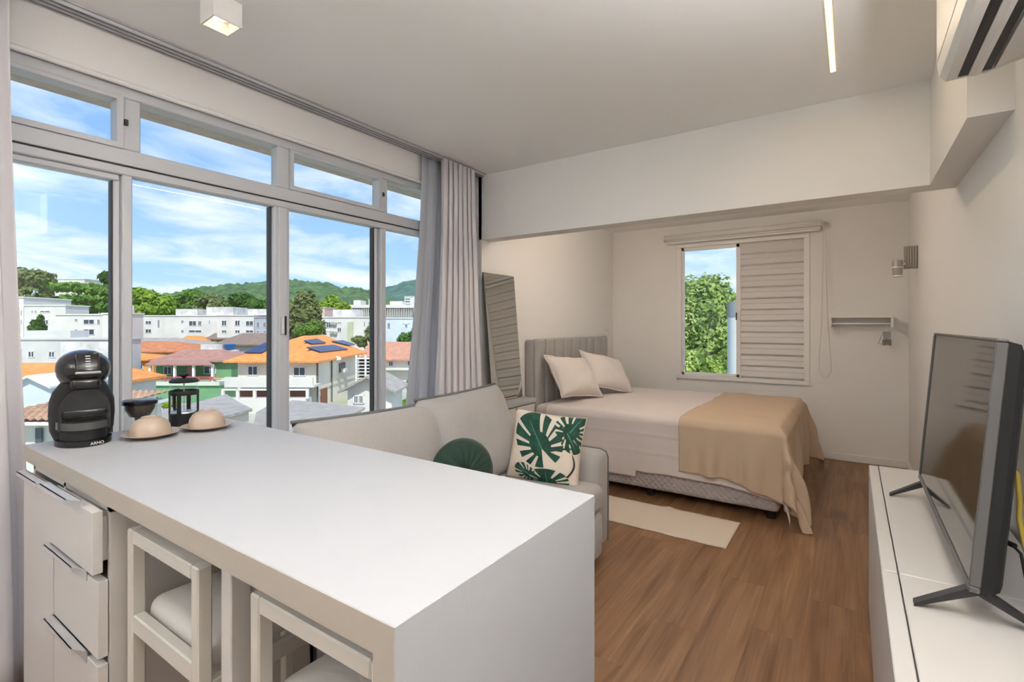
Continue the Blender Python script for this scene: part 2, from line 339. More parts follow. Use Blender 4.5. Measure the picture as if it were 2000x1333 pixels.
def window_bedroom():
    w = thing('window_2', 'white aluminium bedroom window, one half closed by louvred shutter', None, kind='structure')
    y0, y1 = YK-.006, YK+.09
    def p(name, *a, m=TRIMW, r=.003): return RB(*a, r=r, seg=1).build(name, m, w)
    # architrave slightly proud of the wall
    p('frame_head', WX0-.02, WX1+.02, y0-.008, y1, WZ1-.028, WZ1+.012); p('frame_sill', WX0-.02, WX1+.02, y0-.02, y1, WZ0-.012, WZ0+.03)
    p('frame_jamb', WX0-.02, WX0+.03, y0-.008, y1, WZ0+.03, WZ1-.028); p('frame_jamb', WX1-.03, WX1+.02, y0-.008, y1, WZ0+.03, WZ1-.028)
    xm = -.99
    for a, b in ((WX0+.03, WX0+.058), (xm-.035, xm+.01)): p('sash_stile', a, b, y0+.02, y0+.05, WZ0+.03, WZ1-.028)
    p('sash_rail', WX0+.03, xm, y0+.02, y0+.05, WZ0+.03, WZ0+.062); p('sash_rail', WX0+.03, xm, y0+.02, y0+.05, WZ1-.065, WZ1-.028)
    B(WX0+.05, xm-.02, y0+.033, y0+.038, WZ0+.05, WZ1-.05).build('pane', GLASS, w)
    p('latch', xm-.008, xm+.006, y0+.004, y0+.02, 1.36, 1.46); p('latch_catch', xm-.038, xm-.026, y0+.006, y0+.02, 1.36, 1.44, m=GASK, r=.001)
    sh = RB(xm+.01, WX1-.03, y0+.03, y0+.036, WZ0+.03, WZ1-.028, r=.001).build('shutter', mat('shutter back', (.50, .48, .48), .6), w)
    SL = mat('shutter slat', (.66, .64, .64), .5)
    sm = None; n = 12; z = WZ0+.036; hz = (WZ1-.034-z)/n
    for i in range(n):
        if sm is None:
            s = MB(); L = WX1-.03-(xm+.012); d = -.024
            s.prism([(0, 0), (-.015, .006), (-.021, hz*.14), (-.010, hz*.58), (-.0135, hz*.62), (-.004, hz*.95), (0, hz*.99)], 0, L, 'x'); o = s.build('slat', SL, sh, smooth=40); sm = o.data
        else:
            o = bpy.data.objects.new('slat', sm); COL.objects.link(o); o.parent = sh
        o.location = (xm+.012, y0+.03, z+i*hz)
window_bedroom()

# ------------------------------------------------------------------ kitchen island
def island():
    X0, X1, Y0, Y1, H = -2.12, -.463, .422, .999, .93
    t = thing('kitchen_island', 'long white laminate island counter with waterfall end panel', 'counter', (0, 0, 0))
    # top with a waterfall end; edge banding on the long sides
    Lp = [(X0, H-.045), (X0, H), (X1, H), (X1, 0), (X1-.038, 0), (X1-.038, H-.045)]
    o = MB().prism(Lp, Y0+.0012, Y1, 'y').build('waterfall_top', LAM, t); bv = o.modifiers.new('soft edge', 'BEVEL'); bv.width = .0012; bv.segments = 1
    MB().prism(Lp, Y0, Y0+.0011, 'y').build('edge_band', EDGE, t)
    RB(-1.42, -.72, Y1-.03, Y1-.012, .02, H-.046, r=.001, seg=1).build('rear_panel', CABW, t)
    RB(-1.40, -.80, .512, .53, H-.085, H-.0455, r=.001, seg=1).build('apron', CABW, t)
    RB(-.995, -.957, .473, .511, 0, H-.046, r=.002, seg=1).build('support_post', CABW, t)
    c = thing('base_cabinet', 'white base cabinet with tall door and three drawers under the island', 'cabinet')
    m = MB(); ya, yb = .432, .96; xa, xb, z0, z1 = -2.05, -1.425, .08, H-.047
    m.box(xa, xa+.018, ya, yb, z0, z1); m.box(xb-.018, xb, ya, yb, 0, z1); m.box(xa, xb, yb-.012, yb, z0, z1); m.box(xa, xb, ya, yb, z0, z0+.018); m.box(xa, xb, ya, yb, z1-.018, z1); m.box(-1.765, -1.747, ya, yb, z0, z1); m.box(xa+.02, xb-.02, ya+.05, ya+.06, 0, z0)
    m.build('carcass', CABW, c)
    def handle(par, xa, xb, z, y):
        # folded aluminium lip: ramps out at both ends
        s = MB(); t_ = .0018; o = .021; k = .035
        top = [(xa, y), (xa+.004, y-o), (xb-k, y-o), (xb-k*.35, y-.010), (xb, y-.008), (xb, y)]
        s.prism(top, z-t_, z); s.box(xa+.004, xb-k, y-o, y-o+t_, z-.012, z)
        s.box(xa, xb, y-.0022, y-.0002, z-.03, z)
        s.build('handle', METAL, par)
    d = RB(xa, -1.765, .410, .430, z0, H-.075, r=.001, seg=1).build('door', CABW, c); handle(d, xa+.02, -1.80, H-.058, .410)
    for k, (za, zb, out) in enumerate(((.728, .872, .010), (.53, .708, 0), (z0, .513, 0))):
        dr = RB(-1.758, -1.432, .410-out, .430-out, za, zb, r=.001, seg=1).build('drawer', CABW, c)
        RB(-1.74, -1.45, .4305-out, .85, za+.02, zb-.02, r=.001, seg=1).build('drawer_box', CABW, dr)
        handle(dr, -1.752 if k == 0 else -1.76, -1.50, zb+.016, .410-out)
island()

def stool(name, label, x0, y0, w=.345, dpt=.40):
    t = thing(name, label, 'stool', (x0, y0, 0), group='bar stools tucked under the island')
    p = .028; zt = .832
    for x in (0, w-p):
        RB(x, x+p, 0, p, 0, zt, r=.003, seg=1).build('leg', STOOLW, t)
        RB(x, x+p, dpt-p, dpt, 0, .60, r=.003, seg=1).build('leg', STOOLW, t)
        RB(x+.003, x+p-.003, p, dpt-p, .565, .60, r=.002, seg=1).build('seat_rail', STOOLW, t)
        RB(x+.005, x+p-.005, p, dpt-p, .20, .225, r=.002, seg=1).build('stretcher', STOOLW, t)
    RB(p, w-p, 0, p, zt-.03, zt, r=.003, seg=1).build('top_rail', STOOLW, t)
    RB(p, w-p, 0.002, p-.002, .598, .64, r=.003, seg=1).build('back_rail', STOOLW, t)
    RB(p, w-p, dpt-p, dpt, .565, .60, r=.003, seg=1).build('seat_rail', STOOLW, t)
    RB(p, w-p, .005, .023, .20, .225, r=.002, seg=1).build('stretcher', STOOLW, t)
    m = MB(); m.rbox(p*.6, w-p*.6, p+.004, dpt-.01, .601, .668, r=.028, seg=4)
    m.build('seat_cushion', mat('white leatherette', (.60, .58, .55), .6, bump=.15, bscale=90), t, smooth=40)
stool('bar_stool', 'cream wooden bar stool beside the drawers under the island', -1.382, .45)
stool('bar_stool', 'cream wooden bar stool beside the waterfall panel of the island', -.872, .463)

# ------------------------------------------------------------------ things on the island
HC = .93
def text_obj(s, size, M, par, m, name='lettering'):
    cu = bpy.data.curves.new(name, 'FONT'); cu.body = s; cu.size = size; cu.align_x = 'CENTER'; cu.extrude = .0004; cu.materials.append(m)
    tmp = bpy.data.objects.new(name, cu); COL.objects.link(tmp)
    me = bpy.data.meshes.new_from_object(tmp.evaluated_get(bpy.context.evaluated_depsgraph_get())); bpy.data.objects.remove(tmp)
    o = bpy.data.objects.new(name, me); COL.objects.link(o); o.parent = par; o.matrix_local = M; return o
def sring(cx, cy, hw, hd, z, n=40, p=2.3):
    out = []
    for i in range(n):
        a = 2*PI*i/n; c_, s_ = math.cos(a), math.sin(a)
        out.append((cx+hw*math.copysign(abs(c_)**(2/p), c_), cy+hd*math.copysign(abs(s_)**(2/p), s_), z))
    return out
def coffee_maker():
    t = thing('coffee_maker', 'black rounded capsule coffee machine with grey cup platform', 'coffee maker', (-2.035, .545, HC), (0, 0, R(80)))
    S = [(.0, .068, .050, .018), (.012, .084, .062, .018), (.04, .096, .066, .018), (.09, .100, .068, .018), (.13, .098, .068, .016), (.16, .088, .064, .012), (.18, .073, .060, .006), (.192, .064, .060, 0)]
    MB().loft([sring(0, y, hw*.82, hd, z) for z, hw, hd, y in S]).build('body', BLACKM, t, smooth=50)
    Hd = [(.186, .060, .066, -.004), (.196, .068, .078, -.012), (.212, .077, .088, -.018), (.232, .081, .092, -.02), (.250, .079, .088, -.018), (.266, .070, .077, -.014), (.279, .055, .06, -.008), (.288, .034, .038, -.003), (.292, .012, .014, 0)]
    h = MB().loft([sring(0, y*.8, hw*.84, hd*.84, z, p=2.1) for z, hw, hd, y in Hd]).build('brew_head', BLACK, t, smooth=60)
    # glossy arch on the front and dark recess below it
    m = MB(); pts = []
    for i in range(25):
        a = PI*i/24; pts.append((-.062*math.cos(a), .105+.072*math.sin(a)))
    pts = [(-.064, .045)]+pts+[(.064, .045)]
    m.prism(pts, -.060, -.03, 'y', None); m.build('front_arch', BLACK, t, smooth=30)
    MB().rbox(-.054, .054, -.066, -.055, .080, .108, r=.006).build('recess', mat('deep black', (.004, .004, .004), .25), t, smooth=40)
    MB().rbox(-.036, .036, -.092, -.05, .172, .208, r=.012, seg=3).build('capsule_holder', BLACK, t, smooth=40)
    # control panel slopes back on the top of the head
    M = Matrix.Translation((.004, -.068, .245)) @ Matrix.Rotation(R(-24), 4, 'X')
    cp = MB().rbox(-.029, .029, -.026, .012, -.028, .034, r=.007, seg=2, M=M).build('control_panel', BLACK, t, smooth=40)
    MB().rbox(-.031, .031, -.028, -.012, -.034, -.028, r=.003, seg=1, M=M).build('chrome_lip', METAL, cp)
    for k in range(5): MB().box(-.006, .006, -.0275, -.026, -.014+k*.0085, -.0115+k*.0085, M=M).build('level_mark', mat('pale print', (.6, .6, .6), .6), cp)
    # cup platform: grey curved band, and drip base
    def halfdisc(hw, y0, r, z0, z1):
        pl = [(-hw, y0)]+[(-hw*math.cos(PI*i/20), y0-r*math.sin(PI*i/20)) for i in range(1, 20)]+[(hw, y0)]
        return pl, z0, z1
    pl, a, b = halfdisc(.067, -.02, .086, .050, .072); MB().prism(pl, a, b).build('cup_platform', mat('graphite satin', (.11, .11, .11), .3, .6), t, smooth=30)
    pl, a, b = halfdisc(.062, -.02, .080, .072, .077); MB().prism(pl, a, b).build('drip_grid', BLACK, t, smooth=30)
    pl, a, b = halfdisc(.070, -.02, .096, 0, .018); dbs = MB().prism(pl, a, b).build('drip_base', BLACK, t, smooth=30)
    pl, a, b = halfdisc(.058, -.02, .076, .018, .050); MB().prism(pl, a, b).build('base_column', BLACKM, t, smooth=30)
    text_obj('ARNO', .0125, Matrix.Translation((.024, -.1125, .0045)) @ Matrix.Rotation(R(20), 4, 'Z') @ Matrix.Rotation(R(90), 4, 'X'), dbs, mat('white print', (.85, .85, .85), .5))
coffee_maker()

CG = glass('clear glass', (.96, .97, .97), .08)
def french_press():
    t = thing('french_press', 'glass french press with black frame and lid', 'french press', (-2.066, .850, HC), (0, 0, R(20)))
    MB().lathe([(.046, 0), (.0475, .004), (.0475, .040), (.045, .042)], 32).build('base_band', BLACKM, t, smooth=40)
    MB().lathe([(.0475, .112), (.0485, .114), (.0485, .126), (.0475, .128), (.0445, .128), (.0445, .112)], 32, caps=False).build('frame_ring', BLACKM, t, smooth=40)
    for k in range(4):
        a = k*PI/2+.5; M = Matrix.Rotation(a, 4, 'Z'); MB().rbox(.0445, .0485, -.007, .007, .035, .118, r=.001, seg=1, M=M).build('frame_strut', BLACKM, t)
    m = MB(); pr = [(.0435, .006), (.0440, .03), (.0440, .155), (.0455, .160)]; m.lathe(pr, 36, caps=False); m.build('beaker', CG, t, smooth=60)
    MB().lathe([(.001, .158), (.047, .158), (.0475, .164), (.038, .172), (.012, .174), (.001, .174)], 32, caps=True).build('lid', BLACKM, t, smooth=50)
    pl = MB(); pl.cyl((0, 0, .03), (0, 0, .184), .0022, n=8); pl.lathe([(.041, .044), (.042, .046), (.041, .050), (.002, .051)], 24); pl.build('plunger', METAL, t, smooth=40)
    MB().lathe([(.004, .174), (.010, .180), (.017, .184), (.017, .188), (.010, .191), (.001, .192)], 20).build('knob', BLACKM, t, smooth=50)
    h = [(.046, 0, .125), (.075, 0, .122), (.083, 0, .10), (.082, 0, .06), (.072, 0, .035), (.047, 0, .03)]
    MB().tube(h, .006, 8, M=Matrix.Rotation(R(160), 4, 'Z')).build('handle', BLACKM, t, smooth=60)
    MB().lathe([(.001, .007), (.042, .007), (.0425, .040), (.001, .040)], 24).build('base_insert', BLACKM, t, smooth=40)
french_press()
def dripper():
    t = thing('coffee_dripper', 'clear glass jar with brown filter funnel and black lid', 'coffee jar', (-2.066, .710, HC))
    t.scale = (1, 1, .88)
    MB().lathe([(.001, .0015), (.046, .0015), (.050, .010), (.0505, .10), (.0495, .108)], 36, caps=False).build('glass_jar', CG, t, smooth=60)
    MB().lathe([(.001, .012), (.009, .014), (.012, .030), (.016, .055), (.030, .060), (.044, .090), (.045, .106)], 32, caps=False).build('filter_funnel', mat('smoked brown plastic', (.07, .05, .04), .3), t, smooth=50)
    MB().lathe([(.001, .1045), (.047, .1045), (.0525, .108), (.0525, .112), (.050, .114), (.0525, .116), (.0525, .122), (.048, .125), (.001, .126)], 36).build('lid', BLACK, t, smooth=40)
dripper()
CER = mat('beige ceramic', (.47, .37, .29), .4)
def cup_set(x, y, which):
    s = MB().lathe([(.001, .003), (.032, .003), (.036, 0), (.039, .003), (.060, .008), (.0795, .0145), (.0800, .0165), (.060, .0115), (.038, .0075), (.001, .007)], 48).build('saucer', [CER], None, smooth=50, loc=(x, y, HC))
    tag(s, 'beige ceramic saucer under the upturned cup %s' % which, 'saucer', 'beige saucers on the island')
    m = MB(); pr = [(.056, 0), (.0575, .001), (.0575, .012), (.054, .030), (.046, .044), (.034, .052), (.027, .054), (.027, .058), (.0245, .059), (.023, .0555), (.001, .055)]
    m.lathe(pr, 48, caps=False); m.lathe([(.0545, .001), (.052, .028), (.044, .041), (.03, .049), (.001, .051)], 48, caps=False)
    c = thing('cup', 'beige ceramic cup turned upside down on its saucer %s' % which, 'cup', (x, y, HC+.0100), group='upturned cups on the island')
    m.build('cup_body', CER, c, smooth=50)
    h = [(.05, 0, .010), (.066, 0, .012), (.074, 0, .020), (.072, 0, .031), (.060, 0, .036), (.05, 0, .034)]
    MB().tube(h, .0042, 8, M=Matrix.Rotation(R(125), 4, 'Z')).build('handle', CER, c, smooth=60)
cup_set(-1.920, .690, 'before the glass coffee jar')
cup_set(-1.905, .859, 'beside the french press')

# ------------------------------------------------------------------ soft furnishing helpers
def pillow_fn(w, h, t, p=3.2, q=.55, pinch=.06):
    """returns f(u,v,side) on a stuffed cushion lying in the local xz plane, facing -y; u,v in -1..1"""
    def f(u, v, side):
        e = max(0, (1-abs(u)**p))*max(0, (1-abs(v)**p)); th = t/2*e**q
        x = u*w/2*(1-pinch*(1-abs(v)**2)*abs(u)**3); z = v*h/2*(1-pinch*(1-abs(u)**2)*abs(v)**3)
        return Vector((x, -side*th, z))
    return f
def cushion_mesh(fn, n=20, wr=0, seed=0):
    m = MB()
    for side in (1, -1):
        def g(a, b):
            u, v = 2*a-1, 2*b-1; u = math.copysign(abs(u)**.8, u); v = math.copysign(abs(v)**.8, v)
            p = fn(u, v, side); k = (1-abs(u)**4)*(1-abs(v)**4)
            p.y += side*wr*k*nz(p.x*9+seed, p.z*9, seed*3.1+side)
            return tuple(p)
        m.grid(g, n, n)
    return m
def weld(o):
    bm = bmesh.new(); bm.from_mesh(o.data); bmesh.ops.remove_doubles(bm, verts=bm.verts, dist=.0004); bmesh.ops.recalc_face_normals(bm, faces=bm.faces); bm.to_mesh(o.data); bm.free(); return o

# ------------------------------------------------------------------ sofa
def sofa():
    t = thing('sofa', 'grey linen two-seat sofa with plump back cushions, below the window', 'sofa')
    XB, XF = -2.16, -1.15
    RB(XB+.05, XF+.03, 1.22, 2.505, .05, .30, r=.03, seg=3).build('base', SOFA, t, smooth=40)
    RB(XB, XB+.24, 1.05, 2.66, .05, .66, r=.06, seg=4).build('back', SOFA, t, smooth=40)
    for a, b in ((1.04, 1.215), (2.512, 2.692)):
        ar = RB(XB+.06, XF, a, b, .05, .592, r=.055, seg=5).build('arm', SOFA, t, smooth=40)
    # thin welt line round the outer arm front
    yo = 2.692; pth = []
    for i in range(9): pass
    pth = [(XF-.012, yo-.004, .06), (XF-.012, yo-.004, .54), (XF-.02, yo-.012, .572), (XF-.05, yo-.02, .588), (XF-.5, yo-.022, .590), (XB+.25, yo-.022, .590)]
    MB().tube(pth, .0042, 6).build('welt', PIPING, t, smooth=60)
    RB(-1.80, XF+.055, 1.225, 2.502, .30, .452, r=.05, seg=5).build('seat_cushion', SOFA, t, smooth=40)
    MB().rbox(-1.9, XF+.05, 1.235, 2.495, .06, .31, r=.04, seg=4).build('front_panel', SOFA, t, smooth=40)
    # loose back cushions, leaning on the back
    for k, (yc, w, h, xt, zc, lean, rx) in enumerate(((1.545, .80, .50, -1.79, .655, -15, -1.5), (2.185, .70, .53, -1.775, .668, -17, 1.5))):
        fn = pillow_fn(w, h, .27, p=4, q=.5, pinch=.03)
        M = Matrix.Translation((xt, yc, zc)) @ Matrix.Rotation(R(rx), 4, 'X') @ Matrix.Rotation(R(lean), 4, 'Y') @ Matrix.Rotation(R(90), 4, 'Z')
        m = cushion_mesh(fn, 24, .012, k)
        o = weld(MB().add(m.v, m.f, M).build('back_cushion', SOFA, t, smooth=70))
        w_ = MB(); P = []
        for i in range(49):
            a = i/48; u = -1+2*a; q = fn(u, 1, 1); q.z += .004; P.append(M @ q)
        w_.tube([tuple(p) for p in P], .0075, 6); w_.build('cushion_piping', PIPING, o, smooth=60)
    for x in (XB+.12, XF-.08):
        for y in (1.12, 2.6): MB().cyl((x, y, 0), (x, y, .052), .02, .025, 12).build('foot', BLACKM, t, smooth=40)
sofa()

GREEN = mat('dark green leaf print', (.005, .045, .028), .8, col2=(.012, .085, .052), vscale=28)
def leaf_cushion():
    M = Matrix.Translation((-1.405, 2.375, .640)) @ Matrix.Rotation(R(0), 4, 'Z')
    t = thing('throw_cushion', 'square cream cushion printed with dark green monstera leaves', 'cushion', (-1.400, 2.385, .622), (R(-14), R(4), R(12)))
    fn = pillow_fn(.42, .385, .15, p=2.6, q=.6, pinch=.05)
    o = weld(cushion_mesh(fn, 22, .006, 5).build('cushion_cover', mat('cream cushion cotton', (.80, .70, .60), .95, bump=.2, bscale=300), t, smooth=70))
    def lobe(m, p0, p1, w0, w1, n=8, curve=0.0):
        """one finger of a leaf: tapered strip following the stuffed face"""
        p0, p1 = Vector(p0), Vector(p1); d = p1-p0; nn = Vector((-d.y, d.x)).normalized(); vs_ = []; fs = []
        for i in range(n+1):
            a = i/n; c = p0+d*a+nn*(curve*math.sin(PI*a)); wd = lerp(w0, w1, a)*(1 if a < .75 else math.sqrt(max(.02, 1-((a-.75)/.25)**2)))
            for sgn in (-1, 0, 1):
                q = c+nn*(sgn*wd/2); q.x = max(-.985, min(.985, q.x)); q.y = max(-.985, min(.985, q.y))
                r = fn(q.x, q.y, 1); k = (1-abs(q.x)**4)*(1-abs(q.y)**4); r.y += .006*k*nz(r.x*9+5, r.z*9, 16.5)-.0022; vs_.append(tuple(r))
        for i in range(n):
            for j in range(2): fs.append((i*3+j, i*3+j+1, (i+1)*3+j+1, (i+1)*3+j))
        m.add(vs_, fs)
    def face(q):
        x, y = max(-.985, min(.985, q.x)), max(-.985, min(.985, q.y)); r = fn(x, y, 1); k = (1-abs(x)**4)*(1-abs(y)**4); r.y += .006*k*nz(r.x*9+5, r.z*9, 16.5)-.0022; return tuple(r)
    def monstera(c, ang, L, W, seed):
        # heart-shaped blade in polar strips from the leaf stalk; deep slits run in from the margin
        m = MB(); rnd = random.Random(seed); c = Vector(c); ax = Vector((math.cos(ang), math.sin(ang))); ay = Vector((-ax.y, ax.x)); na, nr = 150, 9; lim = R(158)
        slits = [(R(sg*a+rnd.uniform(-4, 4)), R(w_)) for sg in (1, -1) for a, w_ in ((22, 3), (46, 4), (70, 5), (96, 5), (124, 5))]
        vs_, fs, ok = [], [], []
        for i in range(na+1):
            th = -lim+2*lim*i/na; rad = (.62+.38*math.cos(th)**2 if abs(th) < PI/2 else .62-.16*abs(math.cos(th)))
            sl = any(abs(th-s0) < w_ for s0, w_ in slits); ok.append(sl)
            for j in range(nr+1):
                f = j/nr; q = c+ax*(math.cos(th)*rad*f*L)+ay*(math.sin(th)*rad*f*W); vs_.append(face(q))
        for i in range(na):
            for j in range(nr):
                if (ok[i] or ok[i+1]) and j >= 4: continue
                fs.append((i*(nr+1)+j, (i+1)*(nr+1)+j, (i+1)*(nr+1)+j+1, i*(nr+1)+j+1))
        m.add(vs_, fs); return m
    for k, (c, ang, L, W) in enumerate((((.0, -.02), R(122), 1.12, .98), ((.66, .52), R(62), .62, .78), ((.60, .50), R(-58), .62, .42), ((.20, -.97), R(95), .42, .95), ((-.30, -.80), R(150), .45, .35))):
        lp = monstera(c, ang, L, W, k+3).build('leaf_print', GREEN, o, recalc=False)
        m = MB(); ax = Vector((math.cos(ang), math.sin(ang)))
        v0 = Vector(c); lobe(m, v0, v0+ax*L*.8, .035, .012, 10); m.v = [(x, y-.0008, z) for x, y, z in m.v]; m.build('midrib_print', mat('pale green rib', (.10, .26, .19), .8), lp, recalc=False)
    m = MB()
    for p0, p1, cv in (((.15, -.08), (.98, .12), .03), ((.72, -.70), (.80, -.05), -.12), ((.62, .52), (.95, .1), .08)): lobe(m, p0, p1, .06, .04, 10, cv)
    m.build('stem_print', mat('stem print', (.03, .04, .03), .8), o, recalc=False)
leaf_cushion()
def round_cushion():
    t = thing('round_cushion', 'round dark green velvet cushion with radial pleats on the sofa', 'cushion', (-1.545, 1.845, .598), (R(-8), R(-24), R(62)))
    m = MB(); nr, na = 10, 72
    for side in (1, -1):
        def g(a, b):
            r = b; th = 2*PI*a; pl = .006*math.cos(th*18)*r*(1.15-r)*2
            y = -side*(.062*(1-r**3.2)**.55-.035*math.exp(-(r/.13)**2)+pl*(1-r**6))
            return (.158*r*math.cos(th), y, .158*r*math.sin(th))
        m.grid(g, na, nr)
    weld(m.build('cushion_body', mat('green velvet', (.005, .032, .019), .75, sheen=.15), t, smooth=70))
    for s in (-1, 1): MB().lathe([(.001, 0), (.012, .002), (.013, .005), (.008, .009), (.001, .010)], 16, M=Matrix.Translation((0, s*.028, 0)) @ Matrix.Rotation(R(90*s*-1), 4, 'X')).build('button', MATS['green velvet'], t, smooth=50)
round_cushion()

# ------------------------------------------------------------------ bed alcove
BX0, BX1, BY0, BY1, BZ = -2.30, -.385, 3.685, 5.29, .625
def bed():
    t = thing('bed', 'double bed with channelled grey headboard and quilted grey base', 'bed')
    MB().rbox(BX0, BX1-.01, BY0+.015, BY1-.015, .058, .285, r=.03, seg=3).build('box_base', quilt_mat(), t, smooth=40)
    MB().rbox(BX0+.005, BX1-.012, BY0+.012, BY1-.012, .286, BZ-.012, r=.055, seg=4).build('mattress', SHEET, t, smooth=40)
    for x in (-2.1, -1.28, -.45):
        for y in (BY0+.09, BY1-.09): MB().cyl((x, y, 0), (x, y, .06), .03, .034, 12).build('foot', BLACKM, t, smooth=40)
    h = RB(XBL+.004, BX0-.035, 3.755, 5.335, .02, 1.175, r=.02, seg=2).build('headboard', HEADB, t, smooth=40)
    n = 9; y0, y1 = 3.757, 5.333; w = (y1-y0)/n; me = None
    for i in range(n):
        if me is None:
            o = RB(-.045, 0, .0075, w-.0075, .30, 1.182, r=.0215, seg=4).build('channel', HEADB, h, smooth=60); me = o.data
        else:
            o = bpy.data.objects.new('channel', me); COL.objects.link(o); o.parent = h
        o.location = (BX0-.003, y0+i*w, 0)
bed()

def drape(name, mtl, x0, x1, near, far, foot, z, off, label, cat, step=None, seed=1, wav=.012, tops=.003, thick=.003, dens=46, creases=(), flare=.08, tail=0, corn=.36):
    """a cloth laid over the mattress: flat on top, hanging at the near, far and foot edges, gathered at the corners"""
    ex, ey0, ey1 = BX1+off, BY0-off, BY1+off
    r = .045
    L = (ex-x0)+foot; W = near+(ey1-ey0)+far
    nu = int(L*dens); nv = int(W*dens)
    m = MB()
    def g(a, b):
        A = x0+a*L; Bc = ey0-near+b*W
        if step: 
            if A < step[0] and Bc < ey0: Bc = ey0-(ey0-Bc)*step[1]
        da = max(0, A-ex); db = (ey0-Bc) if Bc < ey0 else (ey1-Bc if Bc > ey1 else 0); adb = abs(db)
        x = min(A, ex); y = min(max(Bc, ey0), ey1)
        wob = nz(A*4.5+seed, Bc*4.5, seed)*tops*1.6+nz(A*14, Bc*14, seed+4)*tops*.5
        if da == 0 and adb == 0:
            zz = z+wob
            e = min(ex-A, Bc-ey0, ey1-Bc)
            if e < r: zz -= r-math.sqrt(max(0, r*r-(r-e)**2))
            return (x, y, zz)
        ang = math.atan2(da, adb) if adb > 0 else PI/2
        rho = math.hypot(da, adb)
        cor = math.sin(2*ang) if (da > 0 and adb > 0) else 0
        zz = z-r-rho+.02*cor*rho
        s = A*1.0+(Bc if da > 0 else 0)
        tt = A if adb > 0 and cor == 0 else Bc
        fold = wav*(1.6*max(0, math.sin(tt*17+seed*2+3.0*nz(tt*3, seed, 0)+rho*2.2*nz(tt*2.2, 7, seed)))**2-.5)*min(1, rho/.25)+.5*wav*math.sin(tt*43+seed)*min(1, rho/.3)
        outw = .006+max(0, fold+wav*.6)+cor*rho*(corn+flare*math.sin(ang*7+seed))
        for cz in creases: outw += .0035*math.exp(-((rho-cz-.012*nz(tt*2, cz, 0))/.007)**2)
        zz -= tail*sstep(ex-.38, ex, A)*min(1, adb/near)*(1-cor) if adb > 0 and da == 0 and db > 0 else (tail*min(1, adb/near)*(1-.6*cor) if cor > 0 and db > 0 else 0)
        zz += .010*nz(tt*5, seed, 2)*min(1, rho/.3)
        y_dir = -1 if db > 0 else 1
        if cor > 0:
            x = ex+outw*math.sin(ang); y = (ey0 if db > 0 else ey1)+y_dir*outw*math.cos(ang)
        elif adb > 0: y = (ey0 if db > 0 else ey1)+y_dir*outw
        else: x = ex+outw
        return (x, y, max(zz, .006+.004*(1+nz(A*20, Bc*20, 1))))
    m.grid(g, nu, nv)
    o = m.build(name, mtl, None, smooth=80, label=label, cat=cat); solidify(o, thick, 1 if False else 0); return o
drape('bed_sheet', SHEET, -2.16, None, .385, .38, .40, BZ, .006, 'blush white cotton sheet spread over the mattress', 'bed sheet', step=(-1.36, 1.13), seed=2, wav=.004, tops=.004, dens=95, creases=(.10, .235), tail=.05, corn=.12, flare=.0)
drape('throw_blanket', BEIGE, -1.035, None, .345, .36, .50, BZ+.010, .016, 'beige throw blanket draped over the foot of the bed', 'blanket', seed=5, wav=.026, tops=.007, thick=.005, dens=80, tail=.10, flare=.10)

def pillow(label, loc, rot, seed):
    fn = pillow_fn(.57, .41, .20, p=2.5, q=.6, pinch=.07)
    o = weld(cushion_mesh(fn, 24, .022, seed).build('pillow', PILLOWM, None, smooth=80, loc=loc, rot=rot)); tag(o, label, 'pillow', 'bed pillows')
    m = MB()    # flat flange of the pillowcase
    P = []
    for k in range(4):
        for i in range(16):
            a = -1+2*i/16; P.append({0: (a, -1), 1: (1, a), 2: (-a, 1), 3: (-1, -a)}[k])
    n = len(P); vs_ = []
    for u, v in P:
        q = fn(u, v, 1); vs_.append((q.x*.985, 0, q.z*.985))
    for i, (u, v) in enumerate(P):
        q = fn(u, v, 1); s = 1.05+.008*math.sin(i*1.3); vs_.append((q.x*s, .006*math.sin(i*.9+seed), q.z*s*1.01))
    m.add(vs_, [(i, (i+1) % n, n+(i+1) % n, n+i) for i in range(n)]); solidify(m.build('flange', PILLOWM, o, smooth=80), .003)
    return o
pillow('white bed pillow leaning on the middle of the headboard, partly behind its twin', (-2.10, 4.09, .835), (R(-34), R(5), R(78)), 1)
pillow('white bed pillow tipped forward, overlapping its twin by the headboard', (-2.03, 4.66, .830), (R(-38), R(12), R(70)), 6)

def rug():
    x0, x1, y0, y1 = -1.75, -.605, 3.10, 3.555; nu, nv = 70, 20; m = MB()
    def top(a, b, k=1):
        x = lerp(x0, x1, a); y = lerp(y0, y1, b)
        e = .010*nz(x*6, 0, 3)+.004*nz(x*25, b, 1); y += e*(2*b-1)+(-.010*a)
        bump = .010*math.exp(-((x+1.02+.10*(b-.5))/.03)**2)*(.4+.6*b)
        return (x, y, (.007+bump+.001*nz(x*30, y*30, 0)) if k else .0005)
    m.grid(top, nu, nv); m.grid(lambda a, b: top(a, b, 0), nu, nv)
    for b in (0, 1): m.grid(lambda a, c: tuple(lerp(p, q, c) for p, q in zip(top(a, b, 0), top(a, b, 1))), nu, 1)
    for a in (0, 1): m.grid(lambda b, c: tuple(lerp(p, q, c) for p, q in zip(top(a, b, 0), top(a, b, 1))), nv, 1)
    weld(m.build('rug', RUGM, None, smooth=60, label='narrow cream woven bedside rug on the wood floor', cat='rug'))
rug()

